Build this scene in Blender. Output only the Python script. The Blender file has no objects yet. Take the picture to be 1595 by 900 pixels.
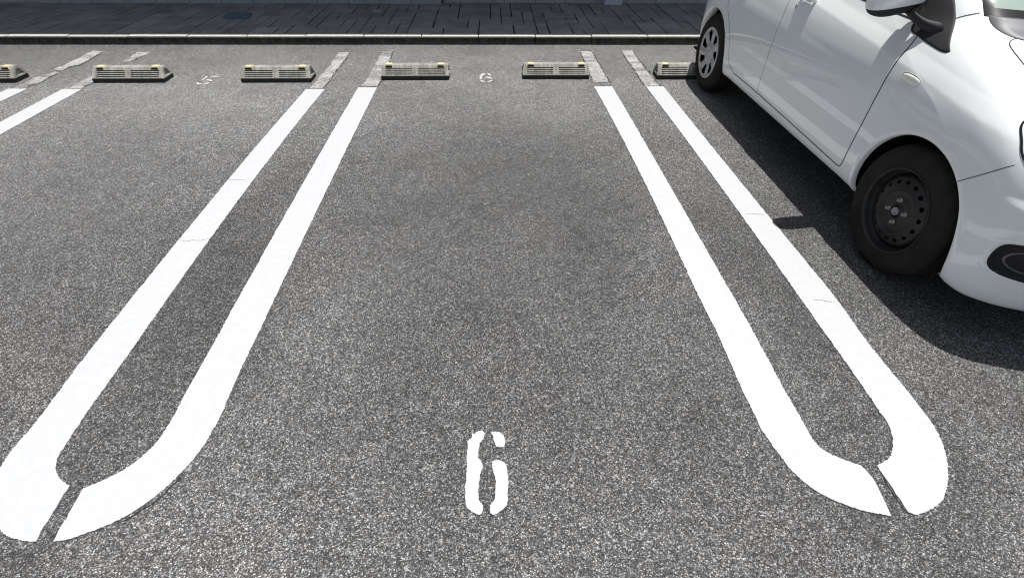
import bpy, bmesh, math, random
import numpy as np
from mathutils import Vector, Matrix
from mathutils.geometry import tessellate_polygon
random.seed(7); rng = np.random.default_rng(7)
S = bpy.context.scene; COL = S.collection

# ---------------- camera ----------------
f_px, yaw, pitch, cam_h, roll = 775.85, .046735, .706086, 1.46646, .013278
Fv = Vector((math.sin(yaw)*math.cos(pitch), math.cos(yaw)*math.cos(pitch), -math.sin(pitch)))
Rv = Vector((math.cos(yaw), -math.sin(yaw), 0)); Uv = Rv.cross(Fv)
Rv, Uv = Rv*math.cos(roll)+Uv*math.sin(roll), -Rv*math.sin(roll)+Uv*math.cos(roll)
cd = bpy.data.cameras.new('camera'); cam = bpy.data.objects.new('camera', cd); COL.objects.link(cam)
cd.sensor_width = 36; cd.lens = f_px/1595*36; cd.clip_start = .02; cd.clip_end = 1000
cam.matrix_world = Matrix(((Rv.x, Uv.x, -Fv.x, 0), (Rv.y, Uv.y, -Fv.y, 0), (Rv.z, Uv.z, -Fv.z, cam_h), (0, 0, 0, 1)))
S.camera = cam

# ---------------- world, sun, exposure ----------------
SUN = Vector((.113, .150, 1)).normalized()
el = math.asin(SUN.z); az = math.atan2(SUN.x, SUN.y)
w = bpy.data.worlds.new('World'); S.world = w; w.use_nodes = True
nt = w.node_tree; bg = nt.nodes['Background']; sky = nt.nodes.new('ShaderNodeTexSky'); sky.sky_type = 'NISHITA'
sky.sun_disc = False; sky.sun_elevation = el; sky.sun_rotation = az; sky.air_density = 1.0; sky.dust_density = 1.5
hs = nt.nodes.new('ShaderNodeHueSaturation'); hs.inputs['Saturation'].default_value = .55      # hazy summer sky
nt.links.new(sky.outputs[0], hs.inputs['Color']); nt.links.new(hs.outputs[0], bg.inputs[0]); bg.inputs[1].default_value = .084
sl = bpy.data.lights.new('sun', 'SUN'); sl.energy = 4.85; sl.angle = math.radians(.5); sl.color = (1, .97, .92)
so = bpy.data.objects.new('sun', sl); COL.objects.link(so); so.rotation_euler = SUN.to_track_quat('Z', 'Y').to_euler()
so.location = (0, 0, 10)
S.view_settings.view_transform = 'Standard'; S.view_settings.look = 'None'; S.view_settings.exposure = 0.27; S.view_settings.gamma = 1
S.view_settings.use_curve_mapping = False
S.render.engine = 'CYCLES'; S.cycles.use_denoising = True; S.render.film_transparent = False
S.render.filter_size = 1.2 if hasattr(S.render, 'filter_size') else 1.2
S.cycles.pixel_filter_type = 'BLACKMAN_HARRIS'; S.cycles.filter_width = 1.1
S.cycles.max_bounces = 8; S.cycles.sample_clamp_indirect = 6

# ---------------- materials ----------------
def mat(name, col=(.5,.5,.5), rough=.6, metal=0, coat=0, spec=.5):
    m = bpy.data.materials.new(name); m.use_nodes = True; b = m.node_tree.nodes['Principled BSDF']
    b.inputs['Base Color'].default_value = (*col, 1); b.inputs['Roughness'].default_value = rough
    b.inputs['Metallic'].default_value = metal; b.inputs['Coat Weight'].default_value = coat
    b.inputs['Coat Roughness'].default_value = .03; b.inputs['Specular IOR Level'].default_value = spec
    return m
class NB:                                   # small node-building helper
    def __init__(s, m): s.nt = m.node_tree; s.b = s.nt.nodes['Principled BSDF']
    def n(s, t, **k):
        x = s.nt.nodes.new(t)
        for a, v in k.items(): setattr(x, a, v)
        return x
    def l(s, a, b): s.nt.links.new(a, b)
    def coord(s): return s.n('ShaderNodeTexCoord').outputs['Object']
    def noise(s, v, scale, detail=3, rough=.55):
        x = s.n('ShaderNodeTexNoise'); x.inputs['Scale'].default_value = scale; x.inputs['Detail'].default_value = detail
        x.inputs['Roughness'].default_value = rough; s.l(v, x.inputs['Vector']); return x.outputs['Fac']
    def voro(s, v, scale, feature='F1', rand=1):
        x = s.n('ShaderNodeTexVoronoi', feature=feature); x.inputs['Scale'].default_value = scale
        x.inputs['Randomness'].default_value = rand; s.l(v, x.inputs['Vector']); return x
    def ramp(s, f, stops, interp='LINEAR'):
        x = s.n('ShaderNodeValToRGB'); x.color_ramp.interpolation = interp; e = x.color_ramp.elements
        while len(e) < len(stops): e.new(.5)
        for q, (p, c) in zip(e, stops):
            q.position = p; q.color = (*c, 1) if isinstance(c, tuple) else (c, c, c, 1)
        s.l(f, x.inputs['Fac']); return x.outputs['Color']
    def mix(s, a, b, fac=1., mode='MIX'):
        x = s.n('ShaderNodeMix', data_type='RGBA', blend_type=mode)
        for i, v in ((0, fac), (6, a), (7, b)):
            if hasattr(v, 'links'): s.l(v, x.inputs[i])
            elif i == 0: x.inputs[0].default_value = v
            else: x.inputs[i].default_value = (*v, 1)
        return x.outputs[2]
    def math(s, op, a, b=0.):
        x = s.n('ShaderNodeMath', operation=op)
        for i, v in ((0, a), (1, b)):
            if hasattr(v, 'links'): s.l(v, x.inputs[i])
            else: x.inputs[i].default_value = v
        return x.outputs[0]
    def bump(s, h, dist, strength=1.):
        x = s.n('ShaderNodeBump'); x.inputs['Distance'].default_value = dist; x.inputs['Strength'].default_value = strength
        s.l(h, x.inputs['Height']); return x.outputs['Normal']
def asphalt_nodes(N, v):
    """colour and height of open-graded asphalt: stones of a few mm in dark binder"""
    warp = N.n('ShaderNodeTexNoise'); warp.inputs['Scale'].default_value = 90; N.l(v, warp.inputs['Vector'])
    vm = N.n('ShaderNodeVectorMath', operation='MULTIPLY_ADD'); vm.inputs[1].default_value = (.004,)*3
    N.l(warp.outputs['Color'], vm.inputs[0]); N.l(v, vm.inputs[2]); v2 = vm.outputs[0]
    a = N.voro(v2, 250); g = N.n('ShaderNodeSeparateColor'); N.l(a.outputs['Color'], g.inputs[0])
    stone = N.ramp(g.outputs[0], [(0, .052), (.35, .106), (.62, .174), (.84, .285), (1, .52)])
    e = N.ramp(a.outputs['Distance'], [(.30, 1.), (.62, .42)])
    c = N.mix(stone, e, 1, 'MULTIPLY')
    a2 = N.voro(v2, 105); g2 = N.n('ShaderNodeSeparateColor'); N.l(a2.outputs['Color'], g2.inputs[0])
    c = N.mix(c, N.ramp(g2.outputs[1], [(0, .82), (.6, 1.), (.88, 1.10), (1, 1.32)]), 1, 'MULTIPLY')
    a3 = N.voro(v2, 48); g3 = N.n('ShaderNodeSeparateColor'); N.l(a3.outputs['Color'], g3.inputs[0])      # sparse larger chips, pale or dark
    chip = N.math('MULTIPLY', N.ramp(a3.outputs['Distance'], [(.20, 1.), (.27, 0.)]), N.ramp(g3.outputs[0], [(.90, 0.), (.93, .7)]))
    c = N.mix(c, (.34,.335,.32), chip)
    pit = N.math('MULTIPLY', N.ramp(a3.outputs['Distance'], [(.22, 1.), (.32, 0.)]), N.ramp(g3.outputs[1], [(.88, 0.), (.92, .7)]))
    c = N.mix(c, (.03,.03,.03), pit)
    # faint tint of single stones: some bluish, some reddish
    c = N.mix(c, N.ramp(g.outputs[1], [(0, (1.06, .98, .93)), (.5, (1, 1, 1)), (1, (.95, 1, 1.05))]), 1, 'MULTIPLY')
    # wear and dirt in large uneven patches
    n1 = N.noise(v, .75, 5, .6); n2 = N.noise(v, 3.6, 5, .65); n3 = N.noise(v, 16, 4, .6)
    c = N.mix(c, N.ramp(n1, [(.30, .80), (.55, 1.), (.75, 1.14)]), 1, 'MULTIPLY')
    c = N.mix(c, N.ramp(n2, [(.30, .82), (.48, 1.), (.72, 1.08)]), 1, 'MULTIPLY')
    c = N.mix(c, N.ramp(n3, [(.30, .86), (.5, 1.), (.70, 1.12)]), 1, 'MULTIPLY')
    nr = N.noise(v, 1.3, 3, .5)
    c = N.mix(c, N.ramp(nr, [(.50, (1, 1, 1)), (.72, (1.03, .99, .98))]), 1, 'MULTIPLY')
    h = N.math('MULTIPLY', a.outputs['Distance'], -1.); h = N.math('ADD', h, N.math('MULTIPLY', g.outputs[2], .35))
    h = N.math('ADD', h, N.math('MULTIPLY', a2.outputs['Distance'], -.5))
    return c, h
def blob(N, v, cx, cy, rx, ry, amt):
    """soft patch of wear or oil at a fixed place on the ground: factor 1 outside, 1+amt in the middle"""
    m = N.n('ShaderNodeMapping', vector_type='TEXTURE'); m.inputs['Location'].default_value = (cx, cy, 0); m.inputs['Scale'].default_value = (rx, ry, 1e3)
    N.l(v, m.inputs['Vector']); ln = N.n('ShaderNodeVectorMath', operation='LENGTH'); N.l(m.outputs[0], ln.inputs[0])
    return N.ramp(ln.outputs['Value'], [(0, 1+amt), (.35, 1+amt*.75), (1, 1.)], 'EASE')
M = {}
M['asphalt'] = mat('asphalt', rough=.85, spec=.35); N = NB(M['asphalt']); v = N.coord()
c, h = asphalt_nodes(N, v)
nz = N.n('ShaderNodeTexNoise'); nz.inputs['Scale'].default_value = 1.1; nz.inputs['Detail'].default_value = 4; N.l(v, nz.inputs['Vector'])
vv = N.n('ShaderNodeVectorMath', operation='MULTIPLY_ADD'); vv.inputs[1].default_value = (.9,.9,0); N.l(nz.outputs['Color'], vv.inputs[0]); N.l(v, vv.inputs[2])
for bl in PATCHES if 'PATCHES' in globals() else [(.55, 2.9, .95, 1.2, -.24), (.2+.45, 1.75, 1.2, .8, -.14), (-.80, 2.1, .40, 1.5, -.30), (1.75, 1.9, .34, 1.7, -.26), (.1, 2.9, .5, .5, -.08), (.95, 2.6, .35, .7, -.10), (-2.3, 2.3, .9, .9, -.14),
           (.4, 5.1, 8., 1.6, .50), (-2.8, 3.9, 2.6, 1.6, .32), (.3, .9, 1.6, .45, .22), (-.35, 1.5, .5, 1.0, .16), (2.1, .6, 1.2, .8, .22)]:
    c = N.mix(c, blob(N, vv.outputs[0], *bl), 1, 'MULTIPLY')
N.l(c, N.b.inputs['Base Color']); N.l(N.bump(h, .003, .9), N.b.inputs['Normal'])

M['paint'] = mat('white_road_paint', (.70,.70,.71), .75); N = NB(M['paint']); v = N.coord()
n = N.noise(v, 30, 5); n2 = N.noise(v, 400, 2); c = N.ramp(n, [(.3, (.430,.440,.458)), (.6, (.452,.461,.476))])
sp = N.voro(v, 22); c = N.mix(c, (.30,.29,.27), N.ramp(sp.outputs['Distance'], [(.018, .8), (.034, 0.)]))
N.l(c, N.b.inputs['Base Color']); N.l(N.bump(N.math('ADD', N.voro(v, 150).outputs['Distance'], n2), .0012, .5), N.b.inputs['Normal'])

M['worn'] = mat('worn_road_paint', rough=.85); N = NB(M['worn']); v = N.coord()
ac, ah = asphalt_nodes(N, v)
mp = N.n('ShaderNodeMapping'); mp.inputs['Scale'].default_value = (1, 2.6, 1); N.l(v, mp.inputs['Vector']); sv = mp.outputs[0]
nn = N.noise(sv, 34, 7, .75); n5 = N.noise(sv, 3.2, 3, .5)
f = N.math('ADD', nn, N.math('MULTIPLY', n5, .55))
mask = N.ramp(f, [(.66, 0.), (.84, 1.)])
cell = N.voro(sv, 26, 'DISTANCE_TO_EDGE'); crk = N.ramp(cell.outputs['Distance'], [(.02, 0.), (.06, 1.)])
mask = N.mix(mask, crk, .35, 'MULTIPLY')
grime = N.ramp(nn, [(.35, (.40,.395,.39)), (.62, (.64,.635,.64))])
under = N.mix(ac, (.24,.235,.235), .35)
N.l(N.mix(under, grime, mask), N.b.inputs['Base Color']); N.l(N.bump(N.math('ADD', nn, N.math('MULTIPLY', ah, .4)), .012, 1.), N.b.inputs['Normal'])
M['faded'] = mat('faded_road_paint', rough=.8); N = NB(M['faded']); v = N.coord(); ac, ah = asphalt_nodes(N, v)
mk = N.ramp(N.noise(v, 60, 6, .7), [(.36, 0.), (.44, 1.)]); N.l(N.mix(ac, (.47,.465,.46), mk), N.b.inputs['Base Color']); N.l(N.bump(ah, .002, .5), N.b.inputs['Normal'])
M['paintcrack'] = mat('paint_crack', (.16,.16,.165), .9, spec=.1); M['crack'] = mat('crack', (.03,.03,.03), .95, spec=.1)

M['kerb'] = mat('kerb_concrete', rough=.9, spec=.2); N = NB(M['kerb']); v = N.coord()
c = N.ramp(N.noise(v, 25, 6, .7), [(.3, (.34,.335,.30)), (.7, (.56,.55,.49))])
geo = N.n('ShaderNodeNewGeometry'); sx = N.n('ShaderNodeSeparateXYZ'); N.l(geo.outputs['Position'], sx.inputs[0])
moss_shade = N.math('MULTIPLY', N.ramp(sx.outputs['Z'], [(.005, .9), (.06, 1.), (.0785, 0.)]), N.ramp(N.noise(v, 14, 4, .7), [(.25, .86), (.6, 1.)]))
c = N.mix(c, (.012,.014,.007), moss_shade); N.l(c, N.b.inputs['Base Color']); N.l(N.bump(N.noise(v, 160, 4), .003), N.b.inputs['Normal'])  # mossy face taken to near black, its shade painted into the colour
M['slate'] = mat('stamped_concrete', rough=.7, spec=.3); N = NB(M['slate']); v = N.coord()
c = N.ramp(N.noise(v, 3.5, 6, .65), [(.3, (.155,.155,.157)), (.7, (.29,.285,.28))])
at = N.n('ShaderNodeAttribute', attribute_name='tone'); c = N.mix(c, N.ramp(at.outputs['Fac'], [(0, .88), (1, 1.12)]), 1, 'MULTIPLY')
N.l(c, N.b.inputs['Base Color']); N.l(N.bump(N.noise(v, 18, 8, .65), .02, .7), N.b.inputs['Normal'])
M['mortar'] = mat('joint_groove', (.035,.035,.038), .95, spec=.1)
M['block'] = mat('block_wall', rough=.85, spec=.2); N = NB(M['block']); v = N.coord()
c = N.ramp(N.noise(v, 5, 6, .7), [(.3, (.24,.26,.285)), (.7, (.36,.38,.40))]); N.l(c, N.b.inputs['Base Color']); N.l(N.bump(N.noise(v, 120, 4), .004), N.b.inputs['Normal'])
M['column'] = mat('painted_column', (.40,.45,.52), .6)
M['white_wall'] = mat('rendered_wall', (.55,.54,.50), .85)
M['roofing'] = mat('canopy_roofing', (.16,.16,.17), .5)
M['lid'] = mat('blue_lid', (.085,.115,.18), .7); M['plug'] = mat('grey_cap', (.27,.27,.28), .6)

M['stop'] = mat('weathered_rubber', rough=.85, spec=.25); N = NB(M['stop']); v = N.coord()
oi = N.n('ShaderNodeObjectInfo'); vm = N.n('ShaderNodeVectorMath', operation='ADD'); N.l(v, vm.inputs[0]); N.l(oi.outputs['Location'], vm.inputs[1]); v = vm.outputs[0]
c = N.ramp(N.noise(v, 12, 6, .7), [(.28, (.19,.185,.165)), (.5, (.33,.32,.285)), (.72, (.44,.43,.385))])
st = N.n('ShaderNodeMapping'); st.inputs['Scale'].default_value = (60, 6, 6); N.l(v, st.inputs['Vector'])
c = N.mix(c, N.ramp(N.noise(st.outputs[0], 1, 4, .6), [(.35, .72), (.6, 1.05)]), 1, 'MULTIPLY')
c = N.mix(c, (.07,.07,.05), N.ramp(N.noise(v, 45, 5, .7), [(.60, 0.), (.70, .8)]))
N.l(c, N.b.inputs['Base Color']); N.l(N.bump(N.noise(v, 220, 4), .003), N.b.inputs['Normal'])
M['stop_base'] = mat('stop_base', (.035,.035,.033), .9, spec=.2)  # dark strip under the slope: its shade is put into the colour
M['yellow'] = mat('yellow_reflector', (.66,.56,.33), .45)
M['slot'] = mat('slot_shade', (.02,.02,.018), .9, spec=.1)  # shade inside the slots, painted as near-black rubber

M['cowl'] = mat('cowl_plastic', (.10,.10,.115), .5)
M['car'] = mat('white_car_paint', (.78,.79,.79), .42, coat=1.0); N = NB(M['car']); v = N.coord(); N.b.inputs['Coat IOR'].default_value = 1.62; N.b.inputs['Coat Roughness'].default_value = .015
N.l(N.bump(N.noise(v, 6, 2, .5), .0025, .18), N.b.inputs['Coat Normal'])
c = N.ramp(N.noise(v, 3, 6, .7), [(.3, (.84,.875,.87)), (.65, (.87,.905,.90))]); N.l(c, N.b.inputs['Base Color'])
M['gap'] = mat('panel_gap', (.02,.02,.022), .7)
M['plastic'] = mat('black_plastic', (.016,.016,.018), .7); M['gloss'] = mat('gloss_black', (.012,.012,.014), .12)
M['liner'] = mat('wheel_liner', (.012,.012,.012), .9, spec=.1)
M['glass'] = mat('tinted_glass', (.025,.03,.03), .04, coat=.3); M['screen'] = mat('windscreen_glass', (.30,.38,.34), .08, coat=.6)
M['tyre'] = mat('tyre_rubber', (.028,.027,.025), .8, spec=.18); N = NB(M['tyre']); v = N.coord()
c = N.ramp(N.noise(v, 9, 6, .7), [(.35, (.013,.0125,.012)), (.75, (.034,.030,.026))]); N.l(c, N.b.inputs['Base Color']); N.l(N.bump(N.noise(v, 120, 3), .002), N.b.inputs['Normal'])
M['steel'] = mat('black_steel_wheel', (.018,.018,.019), .55); N = NB(M['steel']); v = N.coord()
c = N.ramp(N.noise(v, 14, 6, .75), [(.45, (.012,.012,.012)), (.8, (.040,.033,.028))]); N.l(c, N.b.inputs['Base Color'])
M['nut'] = mat('worn_steel', (.34,.33,.32), .45, .5)
M['ring'] = mat('fog_ring_plastic', (.13,.13,.14), .3)
M['hubcap'] = mat('silver_wheel_cover', (.46,.47,.49), .33, .3)
M['chrome'] = mat('chrome', (.75,.76,.77), .12, 1); M['lens'] = mat('clear_lens', (.90,.90,.80), .12, coat=1)
M['lamp'] = mat('headlamp_glass', (.14,.15,.17), .06, coat=1); M['red'] = mat('tail_lamp', (.35,.01,.01), .15, coat=1)

# ---------------- object helpers ----------------
def tag(o, label=None, cat=None, group=None, kind=None):
    for k, x in (('label', label), ('category', cat), ('group', group), ('kind', kind)):
        if x: o[k] = x
    return o
def mesh(name, verts, faces, m, parent=None, smooth=False, mats=None):
    me = bpy.data.meshes.new(name); me.from_pydata([tuple(map(float, q)) for q in verts], [], [tuple(map(int, q)) for q in faces]); me.update()
    for x in (mats or [m]): me.materials.append(x)
    if smooth: me.polygons.foreach_set('use_smooth', [True]*len(me.polygons))
    o = bpy.data.objects.new(name, me); COL.objects.link(o)
    if parent: o.parent = parent
    return o
def bmobj(name, bm, m, parent=None, smooth=False):
    me = bpy.data.meshes.new(name); bm.normal_update(); bm.to_mesh(me); bm.free(); me.materials.append(m)
    if smooth: me.polygons.foreach_set('use_smooth', [True]*len(me.polygons))
    o = bpy.data.objects.new(name, me); COL.objects.link(o)
    if parent: o.parent = parent
    return o
def empty(name, loc=(0,0,0)):
    o = bpy.data.objects.new(name, None); COL.objects.link(o); o.location = loc; o.empty_display_size = .1; return o
def add_box(bm, x0, x1, y0, y1, z0, z1, bev=0):
    r = bmesh.ops.create_cube(bm, size=1, matrix=Matrix.Translation(((x0+x1)/2, (y0+y1)/2, (z0+z1)/2)) @ Matrix.Diagonal((x1-x0, y1-y0, z1-z0, 1)))
    if bev:
        es = list({e for q in r['verts'] for e in q.link_edges}); bmesh.ops.bevel(bm, geom=es, offset=bev, segments=2, affect='EDGES')
def dense(poly, step=.012, jit=0.):
    out = []; P = [np.array(q[:2], float) for q in poly]
    for i, p in enumerate(P):
        q = P[(i+1) % len(P)]; L = np.linalg.norm(q-p); k = max(1, int(L/step)); n_ = np.array([-(q-p)[1], (q-p)[0]])/(L+1e-9)
        for j in range(k):
            out.append(p+(q-p)*j/k+n_*(rng.normal(0, jit) if jit else 0))
    return out
def smooth_closed(poly, n=4, corner=55):
    """round a traced outline but keep its sharp corners"""
    P = [np.array(q[:2], float) for q in poly]; K = len(P); out = []
    def sharp(i):
        a = P[i]-P[i-1]; b = P[(i+1) % K]-P[i]; d = abs(math.degrees(math.atan2(a[0]*b[1]-a[1]*b[0], a@b))); return d > corner
    for i in range(K):
        p1, p2 = P[i], P[(i+1) % K]; p0 = P[i-1] if not sharp(i) else 2*p1-p2; p3 = P[(i+2) % K] if not sharp((i+1) % K) else 2*p2-p1
        L = np.linalg.norm(p2-p1); p0 = p1+(p0-p1)*min(1, 1.5*L/(np.linalg.norm(p0-p1)+1e-9)); p3 = p2+(p3-p2)*min(1, 1.5*L/(np.linalg.norm(p3-p2)+1e-9))
        for j in range(n):
            u = j/n; out.append(.5*((2*p1)+(-p0+p2)*u+(2*p0-5*p1+4*p2-p3)*u*u+(-p0+3*p1-3*p2+p3)*u**3))
    return out
def slab(name, poly, z, m, parent=None, jit=.0010, step=.012, n=4, corner=55):
    """painted marking: a sheet of paint with a real edge"""
    P = dense(smooth_closed(poly, n, corner), step, jit) if n else dense(poly, step, jit)
    if jit:                                                     # low-frequency wander of the edge
        ph = rng.random(4)*6
        P = [q+np.array([math.sin(q[1]*31+ph[0])+math.sin(q[1]*83+ph[1]), math.sin(q[0]*37+ph[2])+math.sin(q[0]*71+ph[3])])*jit*.5 for q in P]
    K = len(P); tris = tessellate_polygon([[Vector((q[0], q[1], 0)) for q in P]])
    vs = [(q[0], q[1], z) for q in P]+[(q[0], q[1], .0005) for q in P]
    fs = [t for t in tris]+[(i, (i+1) % K, K+(i+1) % K, K+i) for i in range(K)]
    o = mesh(name, vs, fs, m, parent); bm = bmesh.new(); bm.from_mesh(o.data); bmesh.ops.recalc_face_normals(bm, faces=bm.faces); bm.to_mesh(o.data); bm.free()
    return o
def thin_line(name, pts, z, wd, m, parent=None, jit=.002):
    P = [np.array(q[:2]) for q in pts]; Q = []
    for a, b in zip(P[:-1], P[1:]):
        k = max(1, int(np.linalg.norm(b-a)/.008))
        for j in range(k): Q.append(a+(b-a)*j/k+rng.normal(0, jit, 2))
    Q.append(P[-1]); vs = []; fs = []
    for i, q in enumerate(Q):
        t = Q[min(i+1, len(Q)-1)]-Q[max(i-1, 0)]; t /= np.linalg.norm(t)+1e-9; n_ = np.array([-t[1], t[0]])
        ww = wd/2*(.35+rng.random()*.9)*min(1, (min(i, len(Q)-1-i)+.3)/3)
        vs += [(*(q+n_*ww), z), (*(q-n_*ww), z)]
    fs = [(2*i, 2*i+1, 2*i+3, 2*i+2) for i in range(len(Q)-1)]
    return mesh(name, vs, fs, m, parent)
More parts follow.
